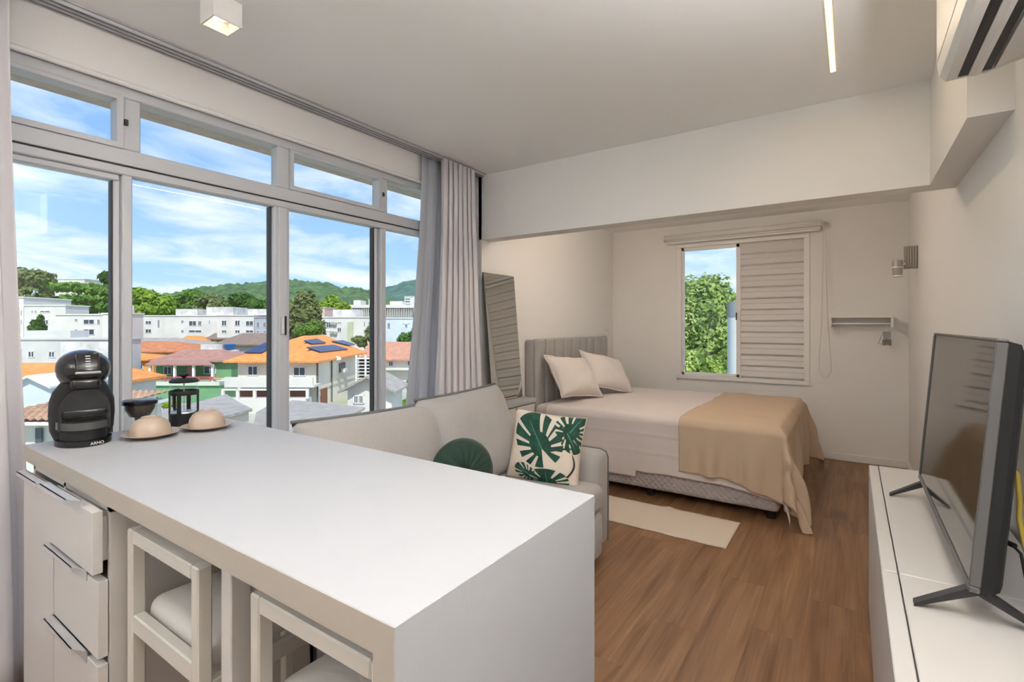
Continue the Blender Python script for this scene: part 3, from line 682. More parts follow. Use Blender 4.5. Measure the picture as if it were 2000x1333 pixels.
def mirror_and_stand():
    c = thing('low_cabinet', 'small white cabinet carrying the leaning mirror', 'cabinet')
    RB(XBL+.003, -2.165, 3.09, 3.535, .665, .70, r=.003, seg=1).build('top', LAM, c)
    RB(XBL+.003, -2.19, 3.10, 3.525, 0, .664, r=.003, seg=1).build('body', mat('grey melamine', (.52, .50, .47), .5), c)
    RB(-2.1895, -2.172, 3.105, 3.255, .02, .655, r=.002, seg=1).build('door', CABW, c); RB(-2.1895, -2.172, 3.26, 3.52, .02, .655, r=.002, seg=1).build('door', CABW, c)
    t = thing('wall_mirror', 'frameless rectangular mirror leaning against the bedroom wall', 'mirror', (-2.288, 3.30, .7015), (0, R(-5.0), 0))
    MB().rbox(-.014, 0, -.21, .21, 0, 1.02, r=.002, seg=1).build('mirror_back', mat('mirror backing', (.06, .06, .06), .5), t)
    MB().box(.0005, .003, -.209, .209, .002, 1.018).build('mirror_glass', mat('silvered glass', (.62, .64, .62), .02, 1), t)
mirror_and_stand()

def wall_bits():
    o = thing('wall_outlet', 'small white outlet plate on the wall above the headboard', 'outlet', (XBL, 5.545, 1.245))
    RB(0, .008, -.037, .037, -.058, .058, r=.003, seg=1).build('plate', TRIMW, o); RB(.008, .011, -.018, .018, -.02, .02, r=.002, seg=1).build('socket', mat('pale grey plastic', (.6, .6, .6), .5), o)
    b = thing('roller_blind', 'rolled-up white roller blind above the bedroom window', 'blind', (0, 0, 0))
    RB(-1.76, -.235, 5.635, 5.754, 2.262, 2.318, r=.012, seg=3).build('cassette', mat('blind cassette', (.62, .60, .60), .5), b, smooth=40)
    MB().cyl((-1.745, 5.690, 2.262), (-.25, 5.690, 2.262), .022, n=16).build('rolled_fabric', mat('blind fabric', (.70, .68, .69), .9), b, smooth=50)
    RB(-1.735, -.26, 5.683, 5.697, 2.225, 2.243, r=.004, seg=1).build('bottom_bar', TRIMW, b)
    for x in (-1.765, -.237): RB(x, x+.006, 5.63, 5.755, 2.25, 2.322, r=.002, seg=1).build('bracket', TRIMW, b)
    pth = [(-.228, 5.672, 2.28), (-.232, 5.668, 1.8), (-.242, 5.668, 1.3), (-.262, 5.668, .95), (-.262, 5.668, .86), (-.240, 5.668, .815), (-.212, 5.668, .80), (-.186, 5.668, .815), (-.165, 5.668, .86), (-.165, 5.668, .95), (-.190, 5.668, 1.3), (-.205, 5.668, 1.8), (-.215, 5.672, 2.28)]
    MB().tube(pth, .0032, 6).build('pull_chain', mat('clear chain', (.66, .63, .60), .4), b, smooth=60)
    # short clothes rail: white bracket box with a metal bar
    s = thing('clothes_rail', 'short white wall bracket with a metal clothes bar', 'clothes rail')
    RB(-.176, .307, 5.59, 5.752, 1.372, 1.388, r=.002, seg=1).build('shelf_board', TRIMW, s)
    for x in (-.176, .289): RB(x, x+.018, 5.59, 5.752, 1.284, 1.371, r=.002, seg=1).build('side_board', TRIMW, s)
    MB().cyl((-.158, 5.65, 1.318), (.289, 5.65, 1.318), .0115, n=14).build('rail_bar', METAL, s, smooth=40)
    CL = glass('smoky acrylic', (.72, .72, .70), .2)
    h = thing('hanger_bunch', 'clear acrylic hanger with grey clips hooked on the clothes rail', 'hanger')
    MB().tube([(.262, 5.652, 1.24), (.262, 5.664, 1.275), (.262, 5.6665, 1.318), (.262, 5.661, 1.331), (.262, 5.65, 1.3345), (.262, 5.639, 1.331), (.262, 5.6335, 1.318)], .0025, 6).build('hook', METAL, h, smooth=60)
    RB(.235, .292, 5.644, 5.656, 1.172, 1.245, r=.003, seg=1).build('clip_plate', CL, h)
    for i, (x, z) in enumerate(((.240, 1.140), (.262, 1.143), (.284, 1.140))): RB(x-.011, x+.011, 5.640, 5.66, z-.02, z+.032, r=.003, seg=1).build('clip', mat('grey clip', (.20, .19, .18), .4), h)
    MB().tube([(.236, 5.65, 1.236), (.215, 5.65, 1.18), (.20, 5.65, 1.135), (.232, 5.65, 1.13)], .003, 6).build('side_arm', CL, h, smooth=60)
    # bracket light on the side wall
    l = thing('wall_sconce', 'faceted glass wall sconce with small cup shade in the bedroom corner', 'wall light')
    RB(.338, XR-.001, 4.985, 5.0, 1.745, 1.925, r=.003, seg=1).build('back_plate', mat('fluted smoky glass', (.40, .37, .34), .25, bump=.6, bscale=60), l)
    for k in range(5): RB(.342+k*.016, .355+k*.016, 4.975, 4.985, 1.755, 1.918, r=.004, seg=1).build('flute', MATS['fluted smoky glass'], l)
    MB().tube([(.345, 4.98, 1.79), (.33, 4.975, 1.775), (.300, 4.97, 1.77)], .008, 8).build('arm', METAL, l, smooth=60)
    MB().lathe([(.022, 0), (.030, .004), (.034, .05), (.036, .10), (.034, .125)], 20, c=(.298, 4.97, 1.69), caps=True).build('cup_shade', MATS['fluted smoky glass'], l, smooth=40)
    MB().lathe([(.031, 0), (.037, .003), (.037, .012), (.031, .015)], 20, c=(.298, 4.97, 1.683)).build('shade_ring', METAL, l, smooth=40)
    MB().lathe([(.038, 0), (.040, .004), (.038, .012)], 20, c=(.298, 4.97, 1.752)).build('shade_ring', METAL, l, smooth=40)
wall_bits()

# ------------------------------------------------------------------ curtains
def curtain(name, label, mtl, xc, ytop, ybot, z0, z1, n, amp, phase=0, parent=None, cat='curtain', group=None, xb=0):
    m = MB(); nu, nv = n*14, 16
    def g(a, b):
        z = lerp(z0, z1, b); k = 1-b
        y0 = lerp(ybot[0], ytop[0], sstep(0, 1, b)); y1 = lerp(ybot[1], ytop[1], sstep(0, 1, b))
        ph = 2*PI*n*a+phase+.5*nz(a*5, z*.8, phase)
        am = amp*(.75+.35*k)*(1+.35*nz(a*n*.7, 0, phase+2))
        y = lerp(y0, y1, a)+.012*math.sin(2*ph)
        return (xc+xb*k+am*(2*abs(math.sin(ph/2))**.8-1.1)+.006*nz(a*9, z*2, 1), y, z)
    m.grid(g, nu, nv); o = m.build(name, mtl, parent, smooth=80, label=label, cat=cat, group=group); solidify(o, .002); return o
curtain('curtain', 'white pleated curtain gathered beside the bed alcove', DRAPE, -2.366, (2.60, 2.955), (2.50, 3.045), .02, 2.466, 7, .034, .4, group='window curtains', xb=.02)
curtain('curtain_lining', 'grey-blue blackout curtain hanging behind the white one', SHEER, -2.432, (2.46, 3.09), (2.27, 3.09), .02, 2.466, 6, .014, 1.2, group='window curtains')
curtain('curtain', 'white pleated curtain gathered at the coffee machine end of window', DRAPE, -2.372, (-.10, .428), (-.16, .482), .02, 2.466, 7, .034, 1.0, group='window curtains')
def track():
    t = thing('curtain_track', 'white three-channel ceiling curtain track along the window', 'curtain track')
    GR = mat('track groove', (.10, .10, .11), .6)
    B(-2.448, -2.362, YF+.02, 3.11, ZC-.006, ZC-.001).build('back_strip', mat('track grey', (.45, .45, .47), .5), t)
    for k, x in enumerate((-2.434, -2.405, -2.376)):
        RB(x-.010, x+.010, YF+.02, 3.10, ZC-.020, ZC-.0065, r=.002, seg=1).build('rail', ALU, t); B(x-.003, x+.003, YF+.03, 3.09, ZC-.0208, ZC-.0202).build('groove', GR, t)
track()

# ------------------------------------------------------------------ tv wall
def tv_unit(name, label, ya, yb, doors):
    t = thing(name, label, 'cabinet', group='white television cabinets')
    X0, X1, H = .064, XR-.016, .66
    RB(X0+.037, X1, ya, yb, .0, H, r=.002, seg=1).build('body', LAMC, t)
    for a, b in doors: RB(X0, X0+.034, a+.0015, b-.0015, .03, H-.001, r=.002, seg=1).build('door', LAMC, t)
tv_unit('tv_cabinet', 'white television cabinet ending nearest the bed', 1.628, 2.82, ((1.630, 1.935), (1.935, 2.82)))
tv_unit('tv_cabinet', 'white television cabinet continuing towards the kitchen', .40, 1.625, ((.40, 1.01), (1.01, 1.628)))
def tv():
    t = thing('television', 'large flat television with silver bezel on splayed dark feet', 'television', (.205, 1.915, .66))
    th = R(4.7); M = Matrix.Translation((0, 0, .07)) @ Matrix.Rotation(th, 4, 'Y')
    w, h = .485, .545; bz = .008
    scr = mat('tv screen', (.012, .011, .010), .06, spec=.7)
    SIL = mat('silver bezel', (.13, .128, .125), .45, .4)
    m = MB()
    m.rbox(0, .020, -w, w, 0, .014, r=.003, seg=1, M=M); m.rbox(0, .020, -w, w, h-bz, h, r=.003, seg=1, M=M)
    m.rbox(0, .020, -w, -w+bz, .014, h-bz, r=.002, seg=1, M=M); m.rbox(0, .020, w-bz, w, .014, h-bz, r=.002, seg=1, M=M)
    m.build('bezel', SIL, t); MB().box(.004, .010, -w+bz*.6, w-bz*.6, .010, h-bz*.6, M=M).build('screen', scr, t)
    # back shell bulges behind the panel
    rings = []
    for k, (x, iy, z0, z1) in enumerate(((.0185, .004, .004, h-.004), (.040, .006, .006, h-.010), (.052, .016, .010, h-.04), (.060, .04, .016, h-.12), (.063, .07, .03, h-.18))):
        rings.append([(x, -w+iy, z0), (x, w-iy, z0), (x, w-iy, z1), (x, -w+iy, z1)])
    MB().loft(rings, M=M).build('back_shell', BLACKM, t)
    RB(.061, .070, -.20, .30, .03, .25, r=.004, seg=1, M=M).build('connection_box', BLACKM, t)
    FT = mat('dark grey satin', (.03, .03, .033), .4, .3)
    for y in (-.447, .44):
        m = MB()
        for (xa, za), (xb, zb), s in (((.02, .078), (-.088, .004), 1), ((.02, .078), (.130, .004), 1)):
            p = [(xa, za), (xa, za-.022), (xb, 0), (xb, .007)]
            m.prism(p, y-.013, y+.013, 'y')
        m.rbox(.004, .036, y-.014, y+.014, .055, .082, r=.003, seg=1); m.build('foot', FT, t)
tv()
def cables():
    c = thing('power_cable', 'yellow cable hanging behind the television', 'cable')
    MB().tube([(.302, 1.665, .945), (.309, 1.64, .965), (.315, 1.605, .958), (.316, 1.59, .90), (.313, 1.58, .86), (.318, 1.55, .80), (.338, 1.50, .72), (.365, 1.42, .670), (.39, 1.2, .666)], .0048, 8).build('lead', mat('yellow pvc', (.50, .36, .05), .5), c, smooth=60)
    MB().cyl((.296, 1.685, .93), (.305, 1.655, .952), .007, n=10).build('plug', BLACKM, c)
    c = thing('aerial_cable', 'thin black cable trailing behind the television', 'cable')
    MB().tube([(.302, 1.58, .80), (.312, 1.56, .79), (.316, 1.54, .74), (.316, 1.51, .70), (.33, 1.48, .668), (.36, 1.40, .664), (.37, 1.2, .664)], .003, 8).build('lead', BLACKM, c, smooth=60)
    MB().cyl((.296, 1.59, .80), (.305, 1.575, .80), .006, n=10).build('plug', BLACKM, c)
cables()

def air_conditioner():
    t = thing('air_conditioner', 'white split air conditioner on the wall near the ceiling', 'air conditioner')
    Y0, Y1 = 1.19, 2.005; AC = mat('ac white plastic', (.76, .74, .72), .35)
    prof = [(XR-.002, 2.36), (.262, 2.36), (.232, 2.345), (.222, 2.30), (.216, 2.18), (.216, 2.10), (.222, 2.062), (.236, 2.045), (.262, 2.046)]
    m = MB(); m.prism([(x, z) for x, z in prof]+[(.262, 2.062), (.345, 2.066), (.345, 2.052), (.392, 2.066), (XR-.002, 2.075)], Y0+.012, Y1-.012, 'y'); m.build('casing', AC, t, smooth=30)
    for ya, yb in ((Y0, Y0+.012), (Y1-.012, Y1)):
        MB().prism([(x, z) for x, z in prof]+[(.330, 2.046), (.385, 2.060), (XR-.002, 2.072)], ya, yb, 'y').build('end_cap', AC, t, smooth=30)
    DK = mat('dark vent', (.01, .01, .01), .5)
    B(.262, .285, Y0+.014, Y1-.014, 2.047, 2.061).build('air_outlet', DK, t); B(.315, .336, Y0+.014, Y1-.014, 2.050, 2.064).build('air_outlet', DK, t)
    MB().prism([(.286, 2.044), (.300, 2.038), (.314, 2.044), (.314, 2.052), (.286, 2.052)], Y0+.014, Y1-.014, 'y').build('louvre_flap', AC, t, smooth=40)
    RB(.2145, .2175, Y0+.01, Y1-.01, 2.105, 2.34, r=.001, seg=1).build('front_panel', AC, t)
air_conditioner()

# ------------------------------------------------------------------ lamps
def warm(name, strength, col=(1.0, .72, .40)):
    m = mat(name, (1, .9, .75), .5, emit=col, estr=strength); return m
def led():
    t = thing('led_strip', 'recessed warm linear LED strip in the ceiling', 'light')
    x = -.072
    m = MB(); m.box(x-.016, x-.0115, -1.3, 2.768, ZC-.004, ZC-.0005); m.box(x+.0115, x+.016, -1.3, 2.768, ZC-.004, ZC-.0005); m.box(x-.016, x+.016, 2.764, 2.768, ZC-.004, ZC-.0005); m.build('profile', TRIMW, t)
    B(x-.0065, x+.0065, -1.3, 2.762, ZC-.0032, ZC-.0006).build('diffuser', warm('led glow', 28, (1, .76, .46)), t)
    for a, b in ((-.0112, -.0066), (.0066, .0112)): B(x+a, x+b, -1.3, 2.762, ZC-.0030, ZC-.0006).build('diffuser_edge', warm('led edge glow', .75, (1, .62, .22)), t)
led()
def downlight(name, label, x, y, power):
    t = thing(name, label, 'light', (x, y, 0), group='square ceiling spotlights'); s = .05; z0, z1 = 2.40, ZC-.001; k = .044
    m = MB()
    for a in ((-s, -k, -s, s), (k, s, -s, s), (-k, k, -s, -k), (-k, k, k, s)): m.box(a[0], a[1], a[2], a[3], z0, z1)
    m.box(-k, k, -k, k, z0+.042, z0+.048); m.build('housing', TRIMW, t)
    MB().cyl((0, 0, z0+.0415), (0, 0, z0+.034), .030, n=24).build('bulb', warm('spot glow', 3, (1, .80, .52)), t)
    l = bpy.data.lights.new('spot_bulb', 'SPOT'); l.energy = power; l.color = (1, .88, .74); l.spot_size = R(95); l.spot_blend = .6; l.shadow_soft_size = .03
    o = bpy.data.objects.new('spot_bulb', l); COL.objects.link(o); o.parent = t; o.location = (0, 0, z0+.030)
downlight('ceiling_spotlight', 'white square ceiling spotlight above the island', -1.913, .911, 6)
def globe_lamp(name, label, x, y, z, r, top, strength, col):
    """opal glass globe on a rod, for lamps added out of view"""
    t = thing(name, label, 'light', (x, y, 0))
    MB().lathe([(r*math.sin(a)+.0005, z-r*math.cos(a)) for a in [PI*k/18 for k in range(19)]], 28).build('globe', warm(name+' glow', strength, col), t, smooth=80)
    MB().cyl((0, 0, z+r-.005), (0, 0, top-.001), .012 if top-z-r > .05 else .05, n=14).build('rod', METAL, t, smooth=40)
    MB().cyl((0, 0, top-.018), (0, 0, top-.001), .06, n=24).build('canopy', TRIMW, t, smooth=40)
globe_lamp('added_pendant', 'unseen white opal globe pendant added over the kitchen end', -.85, -.95, 2.0, .16, ZC, 3, (1, .94, .86))  # added behind the camera to brighten the room, never in view
def uplighter(label, x, y, z, power, rot=0):
    # added fill light, out of view: open-topped half bowl around an area lamp
    t = thing('added_uplighter', label, 'wall light', (x, y, z), (0, 0, rot), group='added plaster uplighters')
    m = MB(); n = 16; pr = [(.03, 0), (.09, .03), (.12, .08), (.125, .13)]
    m.loft([[(r*math.cos(PI*i/n), r*math.sin(PI*i/n), h) for i in range(n+1)] for r, h in pr], closed=False, caps=False); o = m.build('bowl', TRIMW, t, smooth=60); solidify(o, .006)
    RB(-.13, .13, -.001, .012, 0, .15, r=.003, seg=1).build('back_plate', TRIMW, t)
    l = bpy.data.lights.new('uplight_fill', 'AREA'); l.shape = 'RECTANGLE'; l.size = .14; l.size_y = .06; l.energy = power; l.color = (.985, .99, 1)
    b = bpy.data.objects.new('uplight_fill', l); COL.objects.link(b); b.parent = t; b.location = (0, .05, .09); b.rotation_euler = (R(180), 0, 0)
uplighter('unseen white plaster fill light added on the television wall before the air conditioner', XR-.001, .50, 1.62, 46, R(90))
uplighter('unseen white plaster fill light added on the kitchen end wall', -1.3, YF+.001, 1.72, 26)
globe_lamp('added_globe', 'unseen white opal globe lamp added behind the beam in bed alcove', -1.15, 3.85, 2.295, .125, 2.434, 16, (1, .85, .69))  # unseen lamp added behind the beam for the warm glow on the wall

# ------------------------------------------------------------------ the neighbourhood outside (axes: r to the side, d away, both in metres)
G = -6.0
def W3(r, d, z=0): c, s = math.cos(YAW), math.sin(YAW); return Vector((r*c-d*s, r*s+d*c, z))
def rr(px, d): return (px-1000)/FPX*d
def zz(py, d): return EYE-(py-CYPX)/FPX*d
class Site:
    """a thing out there: Empty at its base, parts given in (r, d, z)"""
    def __init__(s, name, label, cat, r, d, z=G, group=None):
        s.o = thing(name, label, cat, W3(r, d, z), (0, 0, YAW), group); s.b = Vector((r, d, z))
    def part(s, mb, name, m, parent=None, smooth=None):
        mb.v = [tuple(Vector(v)-s.b) for v in mb.v]; return mb.build(name, m, parent or s.o, smooth=smooth)
XM = lambda n, c, var=.12, sc=.5: mat(n, c, .9, var=var, vscale=sc, detail=8)
W_WHITE = XM('sunlit white render', (.70, .69, .65)); W_GREY = XM('grey render', (.60, .60, .58)) if 'grey render' not in MATS else XM('light grey render', (.60, .60, .58))
W_CREAM = XM('cream render', (.80, .73, .60)); W_PALE = XM('pale yellow render', (.82, .77, .66)); W_GREEN = XM('green render', (.16, .36, .18)); W_ORANGE = XM('orange render', (.85, .38, .10)); W_PINK = XM('pink render', (.66, .46, .42)); W_BLUE = XM('pale blue render', (.62, .70, .78)); W_STAIN = XM('stained white render', (.72, .71, .69), .35, .9)
GLASSD = mat('dark window pane', (.07, .09, .11), .15); FRAMEX = mat('outdoor white frame', (.75, .75, .75), .6); BROWN = mat('brown door', (.25, .09, .05), .6)
T_OR = tile_mat('orange roof tile', (.88, .36, .10), (.70, .25, .07)); T_RUST = tile_mat('rust roof tile', (.70, .27, .12), (.42, .16, .08)); T_PINK = tile_mat('faded red roof tile', (.52, .28, .22), (.36, .18, .14)); T_BROWN = tile_mat('brown roof sheet', (.30, .22, .17), (.22, .16, .13)); T_GREY = tile_mat('grey fibre cement', (.46, .42, .38), (.32, .30, .28)); T_TERRA = tile_mat('terracotta roof tile', (.68, .34, .22), (.50, .25, .17))
def windows(S, parent, d, rects, side=None):
    """each window: frame ring, mullion and pane on the facade at depth d"""
    for x0, y0, x1, y1 in rects:
        a, b = sorted((rr(x0, d), rr(x1, d))); z1, z0 = zz(y0, d), zz(y1, d); f = min(.07, (b-a)*.12)
        m = MB(); m.box(a, b, d-.06, d+.01, z0, z0+f); m.box(a, b, d-.06, d+.01, z1-f, z1); m.box(a, a+f, d-.06, d+.01, z0, z1); m.box(b-f, b, d-.06, d+.01, z0, z1); m.box((a+b)/2-f*.4, (a+b)/2+f*.4, d-.05, d+.01, z0, z1)
        w = S.part(m, 'window', FRAMEX, parent)
        p = MB().box(a+f, b-f, d-.02, d+.005, z0+f, z1-f); S.part(p, 'pane', GLASSD, w)
def block(name, label, x0, x1, ytop, d, depth, m, wins=(), group=None, extra=(), z0=G):
    a, b = rr(x0, d), rr(x1, d); S = Site(name, label, 'building', (a+b)/2, d+depth/2, z0, group)
    w = S.part(MB().box(a, b, d, d+depth, z0, zz(ytop, d)), 'walls', m); S.part(MB().box(a-.12, b+.12, d-.12, d+depth+.12, zz(ytop, d), zz(ytop, d)+.18), 'parapet', m)
    windows(S, w, d, wins)
    for ex0, ex1, ey, mm in extra: S.part(MB().box(rr(ex0, d), rr(ex1, d), d+1.2, d+max(1.6, min(depth, 6)), zz(ytop, d)+.1, zz(ey, d+1.2)), 'roof_box', mm)
    return S
def hip(eave, ridge, z, zr, th=.15, gable=False):
    """eave=(r0,r1,d0,d1), ridge=((r,d),(r,d))"""
    r0, r1, d0, d1 = eave; (ra, da), (rb, db) = ridge; m = MB()
    v = [(r0, d0, z), (r1, d0, z), (r1, d1, z), (r0, d1, z), (ra, da, zr), (rb, db, zr)]
    lo = [(x, y, w-th) for x, y, w in v[:4]]
    if abs(ra-rb) > abs(da-db): fs = [(0, 1, 5, 4), (2, 3, 4, 5), (3, 0, 4), (1, 2, 5)]     # ridge runs sideways
    else: fs = [(0, 1, 4), (1, 2, 5, 4), (2, 3, 5), (3, 0, 4, 5)]                            # ridge runs away
    m.add(v+lo, fs+[(6, 7, 1, 0), (7, 8, 2, 1), (8, 9, 3, 2), (9, 6, 0, 3), (9, 8, 7, 6)]); return m
def house(name, label, walls, wallm, roofm, eave, ridge, z, zr, wins=(), d=None):
    S = Site(name, label, 'house', (walls[0]+walls[1])/2, (walls[2]+walls[3])/2)
    w = S.part(MB().box(*walls, G, z-.1), 'walls', wallm); S.part(hip(eave, ridge, z, zr), 'roof', roofm); windows(S, w, walls[2], wins); return S, w

def ground():
    m = MB(); c = W3(-40, 160)
    B(-900, 900, -900, 900, G-1, G).build('ground_outside', mat('yard ground', (.50, .48, .42), 1, var=.4, vscale=.12, col2=(.30, .34, .20)), kind='structure', label='yards and streets between the houses')
ground()

def house_a():
    r0, r1, d0, d1 = -24.2, -17.3, 44, 56.5
    S, w = house('solar_house', 'cream two-storey house with bright orange roof carrying solar panels', (r0, r1, d0, d1), W_PALE, T_OR, (-25.0, -16.7, 43.1, 57.4), ((-20.4, 48.6), (-20.4, 54.0)), -1.78, .30,
                 [(484, 715, 504, 734), (573, 717, 597, 735)])
    S.part(B(rr(529, d0), rr(538, d0), d0-.05, d0+.02, zz(757, d0), zz(714, d0)), 'door', BROWN, w)
    S.part(B(r1-.02, r1+.06, 49.8, 51.6, zz(727, 50.6), zz(709, 50.6)), 'window', GLASSD, w); S.part(B(r1+.06, r1+.45, 50.3, 51.1, zz(727, 50.6), zz(720, 50.6)), 'window_air_conditioner', FRAMEX, w)
    for d in (44.1, 47.6): S.part(MB().cyl((r1+.1, d, G), (r1+.1, d, -1.85), .07, n=8), 'downpipe', mat('dark pipe', (.12, .11, .10), .6), w)
    S.part(B(r1-.01, r1+.08, 44.3, 56.3, zz(757, 44)-.25, zz(757, 44)), 'floor_band', W_CREAM, w)
    S.part(B(r1-.01, r1+.05, 45.0, 46.6, G, zz(762, 45)), 'garage_door', BROWN, w)
    # balcony in front with parapet and the carport rail below
    S.part(B(rr(455, 42.6), rr(614, 42.6), 42.5, d0, zz(757, 42.6), zz(757, 42.6)+.2), 'balcony_slab', W_WHITE, w)
    S.part(B(rr(440, 42.6), rr(612, 42.6), 42.45, 42.65, zz(757, 42.6), zz(737, 42.6)), 'balcony_parapet', W_WHITE, w)
    cp = S.part(B(rr(433, 41.5), rr(600, 41.5), 41.2, 42.4, G, zz(779, 41.5)), 'carport_wall', W_WHITE, w)
    for x in (433, 462, 495, 529, 560, 598): S.part(B(rr(x, 41.4), rr(x, 41.4)+.22, 41.3, 41.5, zz(779, 41.4), zz(761, 41.4)), 'rail_post', FRAMEX, w)
    S.part(B(rr(433, 41.4), rr(602, 41.4), 41.3, 41.5, zz(763, 41.4), zz(760, 41.4)), 'top_rail', FRAMEX, w)
    S.part(B(rr(465, 43.6), rr(600, 43.6), 43.7, 43.9, G+.4, zz(762, 43.6)), 'carport_back', mat('dark red boards', (.30, .12, .08), .8), w)
    S.part(MB().lathe([(.35, 0), (.40, .1), (.30, .3), (.05, .4)], 12, c=(r1+.5, 47.9, -2.05)), 'satellite_dish', FRAMEX, w)
    # solar panels laid on the two visible slopes
    PV = mat('solar cell glass', (.03, .045, .13), .25, spec=.6); A = [Vector(p) for p in ((-25.0, 43.1, -1.78), (-16.7, 43.1, -1.78), (-16.7, 57.4, -1.78), (-20.4, 48.6, .30), (-20.4, 54.0, .30))]
    def hit(px, py, P):
        n = (P[1]-P[0]).cross(P[2]-P[0]); o = Vector((0, 0, EYE)); D = Vector((rr(px, 1), 1, zz(py, 1)-EYE)); return o+D*((P[0]-o).dot(n)/D.dot(n))
    def field(px, P, n1, n2):
        q = [hit(x, y, P) for x, y in px]; nn = (q[1]-q[0]).cross(q[3]-q[0]).normalized(); nn = nn if nn.z > 0 else -nn
        at = lambda a, b: q[0]*(1-a)*(1-b)+q[1]*a*(1-b)+q[2]*a*b+q[3]*(1-a)*b
        for i in range(n1):
            for j in range(n2):
                c = [at((i+a)/n1, (j+b)/n2) for a, b in ((.04, .03), (.96, .03), (.96, .97), (.04, .97))]
                S.part(MB().add([x+nn*.05 for x in c]+[x+nn*.16 for x in c], [(3, 2, 1, 0), (4, 5, 6, 7), (0, 1, 5, 4), (1, 2, 6, 5), (2, 3, 7, 6), (3, 0, 4, 7)]), 'solar_panel', PV, w)
    right = (A[1], A[2], A[3]); front = (A[0], A[1], A[3])
    field([(597, 681), (624, 690), (679, 684), (650, 676)], right, 4, 5)
    field([(592, 668), (607, 674), (636, 672), (617, 664)], right, 3, 3)
    field([(646, 669), (680, 677), (694, 675), (668, 667)], right, 4, 1)
    field([(476, 692), (511, 692), (548, 671), (522, 671)], front, 4, 2)
house_a()

def green_house():
    d = 50; S, w = house('green_house', 'green bungalow with faded red roof and red porch railing', (rr(305, d), rr(452, d), d, 58), W_GREEN, T_PINK, (rr(300, d), rr(456, d), d-.6, 58.6), ((rr(362, 54), 54), (rr(428, 54), 54)), zz(704, d), zz(683, 54),
                         [(398, 715, 422, 731), (320, 716, 336, 732)])
    m = MB(); q = [(rr(283, 46.6), 46.6, zz(712, 46.6)), (rr(416, 46.6), 46.6, zz(712, 46.6)), (rr(402, 49.9), 49.9, zz(703.5, 49.9)), (rr(300, 49.9), 49.9, zz(703.5, 49.9))]
    m.add(q+[(a, b, c-.12) for a, b, c in q], [(0, 1, 2, 3), (7, 6, 5, 4), (0, 4, 5, 1), (1, 5, 6, 2), (2, 6, 7, 3), (3, 7, 4, 0)]); S.part(m, 'porch_roof', T_PINK)
    dd = 46.8
    for x in (290, 338, 375, 412): S.part(B(rr(x, dd), rr(x, dd)+.2, dd, dd+.2, zz(750, dd), zz(712.5, dd)), 'porch_post', FRAMEX)
    S.part(B(rr(285, dd), rr(432, dd), dd-.3, 50, zz(753, dd), zz(746, dd)), 'porch_floor', XM('pale green slab', (.60, .68, .56))); S.part(B(rr(290, dd), rr(432, dd), dd-.1, 50, G, zz(753, dd)), 'porch_base', W_GREEN)
    RED = mat('red paint', (.62, .12, .10), .6)
    for y in (737, 741): S.part(B(rr(295, dd), rr(432, dd), dd-.1, dd-.02, zz(y+.8, dd), zz(y-.8, dd)), 'railing_bar', RED)
    for x in range(300, 432, 22): S.part(B(rr(x, dd), rr(x, dd)+.09, dd-.1, dd, zz(746, dd), zz(736, dd)), 'railing_post', RED)
    S.part(B(rr(366, d), rr(378, d), d-.05, d, zz(743, d), zz(716, d)), 'door', mat('pink door', (.55, .32, .33), .7), w)
green_house()

